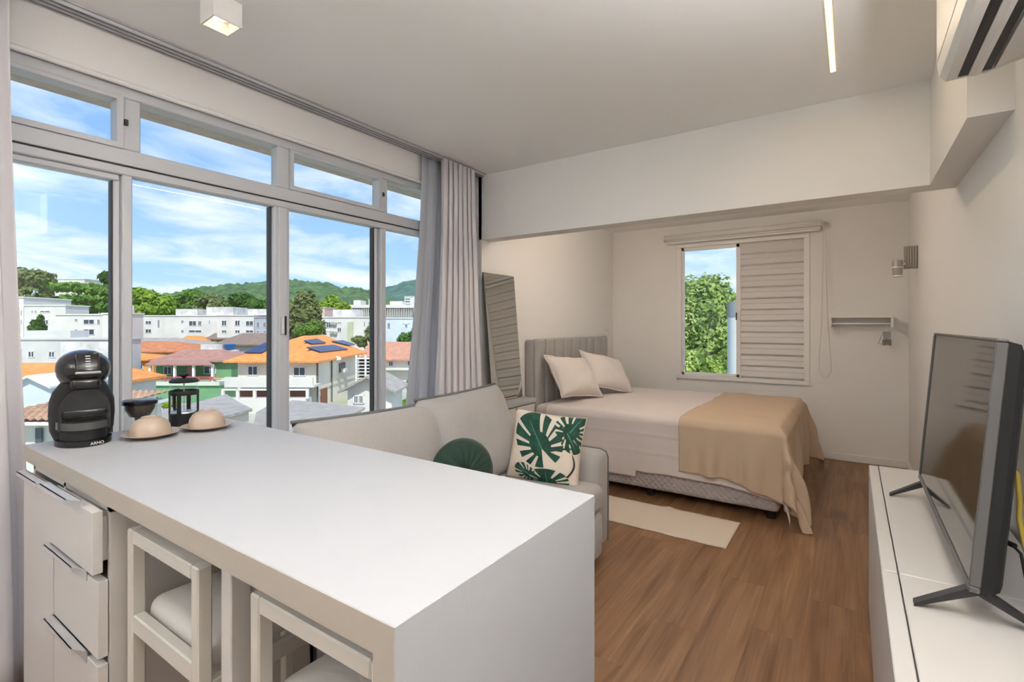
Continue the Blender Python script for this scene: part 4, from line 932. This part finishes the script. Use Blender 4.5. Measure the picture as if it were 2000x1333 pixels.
def other_houses():
    d = 56; house('orange_house', 'small orange walled house beside the green bungalow', (rr(236, d), rr(300, d), d, d+5), W_ORANGE, T_OR, (rr(230, d), rr(296, d), d-.5, d+5.5), ((rr(245, d+3), d+3), (rr(276, d+3), d+3)), zz(702, d), zz(690, d+3), [(268, 712, 280, 722)])
    d = 62; house('rust_roof_house', 'low house with weathered rust roof behind the green bungalow', (rr(255, d), rr(384, d), d, d+7), XM('mint render', (.45, .58, .45)), T_RUST, (rr(240, d), rr(396, d), d-.6, d+8), ((rr(252, d+4), d+4), (rr(343, d+4), d+4)), zz(686, d), zz(667, d+4))
    d = 71; house('grey_roof_house', 'long house under a grey sheet roof beyond the rust roof', (rr(262, d), rr(388, d), d, d+5), W_GREY, T_GREY, (rr(258, d), rr(396, d), d-.5, d+5.5), ((rr(268, d+3), d+3), (rr(345, d+3), d+3)), zz(673, d), zz(660, d+3))
    d = 78; house('far_orange_house', 'tiny white house with orange roof before the apartment blocks', (rr(356, d), rr(398, d), d, d+4), W_WHITE, T_OR, (rr(350, d), rr(402, d), d-.5, d+4.5), ((rr(366, d+2), d+2), (rr(388, d+2), d+2)), zz(666, d), zz(656, d+2))
    d = 80; house('brown_roof_house', 'small white house with brown roof before the apartment blocks', (rr(410, d), rr(452, d), d, d+4), W_WHITE, T_BROWN, (rr(403, d), rr(458, d), d-.5, d+4.5), ((rr(420, d+2), d+2), (rr(450, d+2), d+2)), zz(662, d), zz(651, d+2))
    d = 64; house('wide_brown_house', 'wide brown roofed house behind the solar panel house', (rr(425, d), rr(560, d), d, d+8), W_GREY, T_BROWN, (rr(418, d), rr(572, d), d-.6, d+8.6), ((rr(474, d+5), d+5), (rr(556, d+5), d+5)), zz(673, d), zz(651, d+5))
    d = 60; S = Site('terrace_parapet', 'grey parapet of a roof terrace under the blue water tank', 'parapet', rr(415, d), d+.5); S.part(B(rr(390, d), rr(462, d), d, d+.6, G, zz(684, d)), 'wall_body', W_STAIN); S.part(B(rr(390, d), rr(432, d), d+.2, d+.5, zz(684, d), zz(673, d)), 'upper_wall', W_STAIN)
    S = Site('water_tank', 'round blue plastic water tank on a rooftop wall', 'water tank', rr(446, d), d+.35, zz(684, d)+.01)
    S.part(MB().lathe([(.50, .0), (.62, .55), (.64, .62), (.60, .66), (.25, .74), (.02, .76)], 24, c=(rr(446, d), d+.35, zz(684, d)+.01)), 'tank_body', mat('blue plastic', (.02, .12, .36), .4), smooth=40)
    S.part(MB().lathe([(.66, .60), (.67, .63), (.66, .66)], 24, c=(rr(446, d), d+.35, zz(684, d)+.01)), 'tank_rim', mat('blue plastic', (.02, .12, .36), .4), smooth=40)
    d = 59.5; S, w = house('terracotta_house', 'white house with broad terracotta roof beyond the solar house', (rr(712, d), rr(850, d), d, d+8), W_WHITE, T_TERRA, (rr(703, d), rr(860, d), d-.7, d+8.7), ((rr(722, d+5), d+5), (rr(850, d+5), d+5)), zz(702, d), zz(668, d+5), [(759, 706, 768, 716), (796, 705, 804, 715)])
    S.part(B(rr(712, d-.5), rr(850, d-.5), d-1, d, zz(722, d), zz(718.5, d)), 'ledge', W_WHITE, w)
    # stairs and balcony bars between the two houses
    d = 50; S = Site('open_stair', 'white open stair tower beside the solar house', 'stairs', rr(712, d), d+1)
    for x in (694, 712, 728): S.part(B(rr(x, d), rr(x, d)+.16, d, d+.16, G, zz(694, d)), 'post', FRAMEX)
    for k in range(7): S.part(B(rr(694, d), rr(730, d), d-.02, d+1.2, zz(702+k*6.4, d), zz(702+k*6.4, d)+.07), 'tread', FRAMEX)
    S.part(B(rr(694, d), rr(730, d), d+1.25, d+1.4, G, zz(700, d)), 'back_wall', mat('dark opening', (.12, .10, .09), .9))
    # small white gable house
    d = 34; S = Site('gable_house', 'small white gabled house with barred window', 'house', rr(725, d), d+4); pk, el, er = (rr(722, d), zz(737, d)), (rr(679, d), zz(760, d)), (rr(765, d), zz(760, d))
    w = S.part(MB().prism([(el[0], G), (er[0], G), er, pk, el], d, d+3.3, 'y'), 'walls', W_WHITE); windows(S, w, d, [(690, 772, 712, 789)])
    for sgn, e in ((-1, rr(666, d)), (1, rr(778, d))):
        ze = lerp(pk[1], el[1], (e-pk[0])/((el if sgn < 0 else er)[0]-pk[0])); q = [(e, ze), pk, (pk[0], pk[1]+.16), (e, ze+.16)]; S.part(MB().prism(q, d-.7, d+3.6, 'y'), 'roof_slope', T_GREY)
    for k in range(6): x = lerp(rr(691, d), rr(711, d), (k+.5)/6); S.part(B(x-.02, x+.02, d-.12, d-.08, zz(788, d), zz(773, d)), 'window_bar', FRAMEX, w)
    # low sheet roofs close below the window
    def slab(name, label, pts, z, m, wallm):
        P = [(rr(x, (EYE-z)*FPX/(y-CYPX)), (EYE-z)*FPX/(y-CYPX)) for x, y in pts]; cx = sum(p[0] for p in P)/len(P); cy = sum(p[1] for p in P)/len(P)
        S = Site(name, label, 'house', cx, cy); S.part(MB().prism(P, z-.14, z), 'roof', m); S.part(MB().prism([(lerp(a, cx, .08), lerp(b, cy, .08)) for a, b in P], G, z-.15), 'walls', wallm); return S
    slab('low_grey_house', 'low house with flat grey roof in front of the solar house', [(548, 860), (662, 826), (713, 796), (640, 788), (570, 782), (545, 800)], -3.55, T_GREY, W_CREAM)
    slab('low_brown_house', 'low house with grey-brown sheet roof behind the french press', [(330, 845), (400, 822), (493, 799), (467, 786), (442, 770), (384, 786), (262, 812)], -3.2, T_GREY, W_CREAM)
    slab('low_shed', 'low shed roof below the railing of the solar house', [(490, 858), (500, 806), (520, 795), (545, 786), (545, 858)], -4.2, T_GREY, W_WHITE)
    # left pane
    d = 46; S = block('grey_row_house', 'pale grey flat-roofed row behind the orange roof', 10, 236, 664, d, 2.5, W_GREY, [(36, 681, 44, 700), (55, 686, 68, 699), (95, 686, 108, 699), (122, 679, 128, 686)])
    S.part(B(rr(42, d), rr(130, d), d+.4, d+2.4, zz(664, d), zz(646, d+.4)), 'upper_storey', W_GREY); S.part(B(rr(128, d), rr(236, d), d-.5, d-.3, G, zz(668, d)), 'stained_wall', W_STAIN)
    d = 30; house('orange_roof_house', 'white house with long orange tiled roof below the pale grey row', (rr(5, d), rr(226, d), d, d+3.4), W_WHITE, T_OR, (rr(-10, d), rr(236, d), d-.6, d+4), ((rr(0, d+2.6), d+2.6), (rr(212, d+2.6), d+2.6)), zz(746, d), zz(709, d+2.6))
    d = 23.5; S = Site('blue_gable_house', 'house with pale blue-grey gable in front of the orange roof', 'house', rr(63, d), d+2); pk, el, er = (rr(62, d), zz(737, d)), (rr(24, d), zz(756, d)), (rr(102, d), zz(756, d))
    S.part(MB().prism([(el[0], G), (er[0], G), er, pk, el], d, d+4.5, 'y'), 'walls', W_BLUE)
    for e in (el, er): q = [(lerp(pk[0], e[0], 1.12), lerp(pk[1], e[1], 1.12)), pk, (pk[0], pk[1]+.1), (lerp(pk[0], e[0], 1.12), lerp(pk[1], e[1], 1.12)+.1)]; S.part(MB().prism(q, d-.25, d+4.8, 'y'), 'roof_slope', FRAMEX)
    # wavy brown tile roof, close by
    d0, d1 = 15.2, 20.2; S = Site('brown_tile_house', 'nearby house with ribbed brown clay tile roof', 'house', rr(60, 17), 17.5); a, b = rr(-60, d0), rr(113, d0); z0, z1 = zz(823, d0), zz(766, d1)
    m = MB()
    def g(u, v): return (lerp(a, b, u), lerp(d0, d1, v), lerp(z0, z1, v)+.035*math.sin(lerp(a, b, u)*2*PI/.24)+.05*(1-(v*14 % 1)))
    m.grid(g, 120, 56); S.part(m, 'roof', tile_mat('brown clay tile', (.55, .34, .22), (.34, .20, .13), 10))
    S.part(B(a+.4, b-.35, d0+.5, d1, G, z0-.15), 'walls', W_WHITE); S.part(B(a, b, d0+.02, d1, z0-.14, z0-.04), 'eave_board', FRAMEX); w = S.part(B(rr(44, d0), rr(56, d0), d0+.40, d0+.46, zz(872, d0), zz(842, d0)), 'window', GLASSD)
other_houses()

def blocks():
    g = 'white apartment blocks'
    W2 = lambda x0, x1: [(x0, 627, x0+11, 634), (x0+15, 627, x0+27, 634), (x0, 643, x0+11, 651), (x0+15, 643, x0+27, 651)]
    block('apartment_block', 'low white apartment block with paired windows next to the acacia tree', 258, 322, 618, 88, 12, W_WHITE, W2(269, 0)+[(308, 625, 312, 640)], g)
    block('apartment_block', 'white apartment block with a square roof box and balcony windows', 322, 450, 618, 87, 8, W_WHITE, [(354, 626, 359, 631), (369, 627, 384, 637), (387, 627, 394, 637), (354, 645, 359, 650), (369, 645, 394, 650), (408, 626, 410, 632)], g, [(334, 377, 604, W_STAIN), (395, 448, 600, W_STAIN)])
    block('apartment_block', 'white apartment block with air conditioner between its upper windows', 424, 496, 617.5, 80, 5, W_WHITE, [(433, 626, 443, 637), (459, 626, 469, 637), (480, 627, 495, 637), (433, 645, 443, 651), (459, 645, 469, 651), (480, 645, 495, 651)], g, [(476, 520, 604, W_STAIN)])
    block('apartment_block', 'narrow grey apartment block between two white ones', 497, 525, 621, 79, 5, XM('blue grey render', (.42, .44, .50)), [(501, 629, 507, 640), (514, 629, 520, 640), (501, 646, 507, 651), (514, 646, 520, 651)], g)
    block('apartment_block', 'plain white apartment block at the end of the row', 524, 570, 609, 99, 8, W_WHITE, [(550, 620, 556, 628)], g)
    S = block('apartment_block', 'wide white apartment block with green stair strip beside the tall tree', 628, 741, 621, 80, 12, W_WHITE, [(637, 629, 646, 641), (659, 629, 667, 632), (637, 646, 646, 648), (659, 640, 667, 649), (711, 629, 713, 637), (720, 629, 722, 637), (727, 629, 730, 633), (711, 644, 713, 653)], g, [(645, 688, 605, W_STAIN)])
    S.part(B(rr(679, 80), rr(690, 80), 79.8, 80, G, zz(629, 80)), 'stair_strip', XM('sage strip', (.50, .55, .38)))
    for i, (x, y) in enumerate(((649, 632), (655, 633), (649, 650), (656, 651))): S.part(B(rr(x, 80)-.25, rr(x, 80)+.25, 79.6, 80, zz(y, 80)-.2, zz(y, 80)+.2), 'air_conditioner_box', mat('grey box', (.35, .35, .35), .7))
    block('apartment_block', 'white and pale blue apartment block beside the curtain', 752, 860, 623, 78, 10, W_BLUE, [(757, 631, 762, 642), (787, 631, 800, 633), (791, 633, 796, 640)], g)
    # long concrete slab with vertical fins on the hill foot
    d = 135; S = Site('finned_building', 'long concrete institute building with vertical fins below the hills', 'building', rr(745, d), d+6)
    w = S.part(B(rr(686, d), rr(850, d), d, d+14, G, zz(602, d)), 'walls', W_GREY); S.part(B(rr(684, d), rr(852, d), d-1.2, d+14, zz(602, d), zz(596, d)), 'roof_slab', W_WHITE)
    S.part(B(rr(692, d), rr(846, d), d-.05, d+.1, zz(622, d), zz(604, d)), 'window_band', GLASSD, w)
    for k in range(46): x = rr(690, d)+k*.47; S.part(B(x, x+.16, d-1.0, d, zz(623, d), zz(602, d)), 'fin', W_WHITE, w)
    for a, b, y in ((686, 700, 586), (716, 731, 584), (758, 782, 588)): S.part(B(rr(a, d), rr(b, d), d+2, d+7, zz(597, d), zz(y, d)), 'roof_box', W_WHITE)
    d = 160; block('tower_block', 'white tower with dark window bands above the finned building', 790, 812, 580, d, 8, W_WHITE, [(791, 583, 801, 586), (791, 588, 801, 591), (791, 594, 802, 596)])
    d = 110; block('pink_building', 'small pink building peeping out behind the tall tree', 606, 634, 602, d, 6, W_PINK, [(617, 607, 619, 612)])
    # left pane
    block('hillside_block', 'tall white apartment block high on the slope among trees', 78, 165, 546, 112, 12, W_WHITE, [(86, 563, 88, 567), (92, 564, 108, 572), (124, 564, 134, 572), (143, 552, 149, 557), (86, 593, 88, 597), (92, 579, 108, 583)], g)
    block('apartment_block', 'white block edge beside the curtain above the grey row', -30, 46, 582, 74, 8, W_WHITE, [(41, 607, 43, 616), (41, 625, 43, 633)], g)
    block('apartment_block', 'cream white block with two tiny windows and a conifer in front', 47, 128, 598, 72, 4, W_WHITE, [(62, 607, 65, 611), (68, 607, 72, 611), (78, 607, 98, 611), (84, 625, 95, 634)], g)
    block('apartment_block', 'cream white block with glazed balconies behind the coffee machine', 109, 204, 616, 68, 3, W_CREAM if False else W_WHITE, [(146, 623, 152, 628), (146, 643, 152, 648), (163, 624, 185, 634), (163, 643, 185, 655), (190, 624, 196, 634)], g)
    block('apartment_block', 'white block with shuttered window beside the window mullion', 200, 258, 614, 66, 2, W_WHITE, [(217, 624, 230, 634), (213, 643, 224, 653)], g, [(198, 240, 597, W_STAIN)])
blocks()

L_DARK = leaf_mat('dark foliage', (.03, .075, .018), (.075, .16, .035), (.16, .27, .07), .5); L_MID = leaf_mat('mid foliage', (.05, .12, .02), (.13, .26, .05), (.26, .40, .10), .5)
L_LIME = leaf_mat('lime foliage', (.10, .20, .02), (.24, .38, .05), (.42, .54, .12), .6); L_OLIVE = leaf_mat('olive foliage', (.07, .11, .04), (.18, .23, .09), (.34, .38, .17), .6)
BARK = mat('tree bark', (.14, .10, .07), .95, var=.4, vscale=3)
def tree(name, label, r, d, clumps, n, leaf, m, z=G, group=None, trunk=.2, seed=0, solid=True):
    """clumps: (r, d, z, radius r, radius z) ellipsoids of leaves"""
    rnd = random.Random(seed+len(label)); S = Site(name, label, 'tree', r, d, z, group); top = max(c[2] for c in clumps)
    tr = MB(); tr.tube([(r, d, z), (r+.05, d, lerp(z, top, .5)), (r, d, top)], [trunk, trunk*.75, trunk*.3], 8)
    for c in clumps: tr.tube([(r, d, lerp(z, c[2], .6)), (c[0], c[1], c[2])], [trunk*.45, trunk*.15], 6)
    S.part(tr, 'trunk', BARK)
    mb = MB(); tot = sum(c[3]*c[3]+c[3]*c[4] for c in clumps)
    for cr_, cd, cz, rx, rz in clumps:
        k = int(n*(rx*rx+rx*rz)/tot)
        for i in range(k):
            v = Vector((rnd.gauss(0, 1), rnd.gauss(0, 1), rnd.gauss(0, 1))).normalized(); q = rnd.uniform(.55, 1.0)**.6
            q *= 1+.28*nz(v.x*2.3+seed, v.y*2.3, v.z*2.3+cr_)
            p = Vector((cr_+v.x*rx*q, cd+v.y*rx*q, cz+v.z*rz*q)); nn = (v+Vector((rnd.gauss(0, .5), rnd.gauss(0, .5), rnd.gauss(0, .5)+.35))).normalized()
            a = nn.orthogonal().normalized(); a.rotate(Matrix.Rotation(rnd.uniform(0, 6.28), 3, nn)); b = nn.cross(a); s = leaf*rnd.uniform(.6, 1.3)
            mb.add([p-a*s, p-b*s*.5+nn*s*.1, p+a*s, p+b*s*.5+nn*s*.1], [(0, 1, 2, 3)])
        
    mb.v = [tuple(Vector(v)-S.b) for v in mb.v]
    mb.build('crown', m, S.o, recalc=False)
    return S
def trees():
    T = lambda x, y, d, rx, rz, dd=0: (rr(x, d), d+dd, zz(y, d), rx/FPX*d, rz/FPX*d)
    g = 'trees among the apartment blocks'
    tree('broadleaf_tree', 'pale leafy tree beside the tall hillside block', rr(60, 99), 99, [T(40, 545, 99, 30, 22), T(75, 545, 99, 28, 18), T(55, 575, 99, 40, 22), T(85, 590, 99, 25, 12)], 2200, .55, L_OLIVE, group=g, seed=1)
    tree('acacia_tree', 'wide flat-layered acacia tree behind the cream block', rr(175, 90), 90, [T(150, 562, 90, 48, 9), T(205, 568, 90, 36, 10), T(180, 585, 90, 55, 9), T(160, 602, 90, 52, 10), T(215, 598, 90, 32, 12), T(120, 588, 90, 24, 9)], 3000, .5, L_MID, group=g, seed=2)
    tree('round_tree', 'small dark round tree rising over the acacia', rr(215, 100), 100, [T(214, 543, 100, 16, 13)], 500, .5, L_DARK, group=g, seed=3)
    tree('conifer_tree', 'small dark conifer in front of the cream block with tiny windows', rr(72, 64), 64, [T(70, 642, 64, 12, 8), T(71, 632, 64, 9, 7), T(79, 622, 64, 5, 7), T(81, 640, 64, 8, 9)], 700, .28, L_DARK, group=g, seed=4)
    tree('bright_tree', 'bright lime tree behind the low white block', rr(285, 105), 105, [T(270, 580, 105, 32, 18), T(310, 590, 105, 26, 16), T(250, 595, 105, 30, 20), T(300, 605, 105, 40, 12)], 2200, .6, L_LIME, group=g, seed=5)
    tree('mixed_tree', 'green tree behind the square roof boxes', rr(350, 126), 126, [T(345, 592, 126, 26, 14), T(375, 580, 126, 24, 14), T(390, 600, 126, 30, 14), T(330, 605, 126, 25, 12)], 1800, .6, L_MID, group=g, seed=6)
    tree('dry_tree', 'olive brown tree behind the apartment roof boxes', rr(415, 108), 108, [T(410, 586, 108, 26, 11), T(430, 598, 108, 26, 12), T(395, 606, 108, 26, 10)], 1200, .55, L_OLIVE, group=g, seed=7)
    tree('dark_tree', 'dark green dense tree behind the narrow grey block', rr(475, 100), 100, [T(472, 586, 100, 24, 14), T(490, 596, 100, 22, 14), T(462, 604, 100, 20, 12)], 1400, .55, L_DARK, group=g, seed=8)
    tree('slope_tree', 'mid green tree at the foot of the hills beside the mullion', rr(530, 115), 115, [T(520, 600, 115, 28, 14), T(550, 598, 115, 24, 14)], 1000, .6, L_MID, group=g, seed=9)
    tree('tall_tree', 'tall dense yellow-green tree behind the solar panel roof', rr(598, 66), 66, [T(597, 588, 66, 22, 20), T(588, 612, 66, 24, 22), T(606, 612, 66, 22, 22), T(585, 640, 66, 26, 20), T(615, 640, 66, 20, 18)], 4200, .33, L_OLIVE, group=g, seed=10, trunk=.3)
    tree('shade_tree', 'rounded dark tree in front of the tall yellow-green tree', rr(608, 61), 61, [T(612, 642, 61, 18, 13), T(594, 648, 61, 16, 10)], 1500, .26, L_MID, group=g, seed=11)
    tree('ridge_tree', 'yellowish tree behind the pink building', rr(650, 128), 128, [T(648, 588, 128, 14, 12), T(635, 600, 128, 22, 12), T(665, 600, 128, 18, 10)], 1200, .55, L_LIME, group=g, seed=12)
    tree('street_tree', 'slender tree before the wide white apartment block', rr(722, 68), 68, [T(720, 648, 68, 6, 10), T(724, 658, 68, 10, 9), T(702, 664, 68, 14, 7), T(708, 672, 68, 10, 6)], 1100, .26, L_OLIVE, group=g, seed=13)
    tree('corner_tree', 'leafy green tree by the pale blue block at the curtain', rr(795, 72), 72, [T(797, 728, 72, 13, 14), T(790, 662, 72, 14, 10), T(812, 655, 72, 14, 14)], 1500, .26, L_MID, group=g, seed=14)
    tree('yard_shrub', 'bushy green shrub beside the orange house', rr(270, 38), 38, [T(268, 752, 38, 14, 16), T(282, 770, 38, 14, 12), T(255, 765, 38, 14, 14)], 1400, .18, L_MID, group='yard shrubs', seed=15, trunk=.06)
    tree('yard_shrub', 'yellow-green low shrub at the edge of the flat grey roof', rr(625, 20), 20, [T(622, 838, 20, 14, 6), T(648, 832, 20, 12, 6)], 500, .12, L_LIME, group='yard shrubs', seed=16, trunk=.04)
    tree('yard_shrub', 'lime shrub in the yard by the terracotta house', rr(795, 44), 44, [T(795, 790, 44, 14, 10), T(770, 800, 44, 12, 6), T(800, 752, 44, 8, 12)], 700, .16, L_LIME, group='yard shrubs', seed=17, trunk=.05)
    tree('yard_shrub', 'low mixed shrub behind the coffee jar', rr(305, 34), 34, [T(300, 786, 34, 20, 8), T(330, 790, 34, 16, 6)], 700, .15, L_LIME, group='yard shrubs', seed=18, trunk=.04)
    # tall bank of trees right outside the bedroom window
    d = 14; tree('garden_tree', 'big sunlit leafy tree filling the bedroom window', rr(1370, d), d+.5, [T(1360, 600, d, 62, 60), T(1405, 590, d, 46, 55, .5), T(1320, 640, d, 60, 70), T(1390, 680, d, 60, 70), T(1340, 740, d, 80, 60), T(1300, 590, d, 60, 50, .6), T(1430, 700, d, 60, 70, .8)], 15000, .085, leaf_mat('haze-pale foliage', (.16, .26, .06), (.34, .46, .14), (.56, .64, .30), .9), seed=20, trunk=.22)  # leaf colours lightened to carry the glare and haze through the glass
    d = 10; tree('garden_shrub', 'pale yellow-green shrub low in the bedroom window', rr(1360, d), d, [T(1352, 715, d, 36, 30), T(1385, 722, d, 26, 20), T(1320, 730, d, 40, 34)], 2600, .05, leaf_mat('pale foliage', (.22, .34, .05), (.42, .55, .14), (.62, .70, .30), 1.2), seed=21, trunk=.06)
    d = 9; S = Site('utility_post', 'round grey concrete post outside the bedroom window', 'post', rr(1433, d), d)
    S.part(MB().cyl((rr(1433, d), d, G), (rr(1433, d), d, zz(620, d)), .125, .105, 20), 'shaft', XM('pale concrete', (.52, .58, .60)), smooth=40); S.part(MB().cyl((rr(1433, d), d, zz(620, d)), (rr(1433, d), d, zz(590, d)), .112, .112, 20), 'cap_sleeve', mat('grey sleeve', (.22, .25, .27), .7), smooth=40)
trees()

def hills():
    def ridge(name, label, pts, d0, d1, d2, m, amp, seed, x0, x1, nx=300, ny=36):
        def yr(px):
            if px <= pts[0][0]: return pts[0][1]
            for (a, b), (c, e) in zip(pts, pts[1:]):
                if px <= c: t = (px-a)/(c-a); t = t*t*(3-2*t); return lerp(b, e, t)
            return pts[-1][1]
        mb = MB()
        def g(u, v):
            px = lerp(x0, x1, u); f = v*1.25
            if f <= 1: d = lerp(d0, d1, f); h = lerp(G, zz(yr(px), d1), f**1.15)
            else: d = lerp(d1, d2, (f-1)/.25); h = lerp(zz(yr(px), d1), G, (f-1)/.25)
            r_ = rr(px, d); k = min(1, f*3) if f <= 1 else 1
            h += amp*k*(nz(r_*.09+seed, d*.05, 1)*.6+nz(r_*.33, d*.16, seed)*.55+abs(nz(r_*.8, d*.4, seed+2))*.5)
            return tuple(W3(r_, d, h))
        mb.grid(g, nx, ny); mb.build(name, m, None, smooth=80, kind='structure', label=label)
    F1 = mat('forest canopy', (.105, .19, .06), 1, col2=(.03, .07, .03), vscale=.16, detail=9, bump=1, bscale=.5); F2 = mat('haze-tinted canopy', (.10, .18, .13), 1, col2=(.05, .11, .09), vscale=.06, detail=8)  # F2 carries the distance haze as a bluish tint in its colour
    ridge('hill', 'long forested hill behind the apartment blocks', [(-300, 590), (60, 590), (250, 590), (330, 572), (400, 560), (450, 555), (500, 549), (560, 546), (600, 548), (640, 553), (672, 561), (700, 560), (722, 567), (745, 580), (800, 596), (1000, 600)], 190, 400, 560, F1, 3.2, 3, -300, 1000)
    ridge('hill_far', 'hill in haze-tinted blue-green beyond the tower', [(500, 610), (660, 600), (720, 578), (757, 561), (800, 548), (830, 543), (900, 540), (1100, 560)], 420, 800, 1050, F2, 4, 9, 450, 1100, 160, 24)
hills()
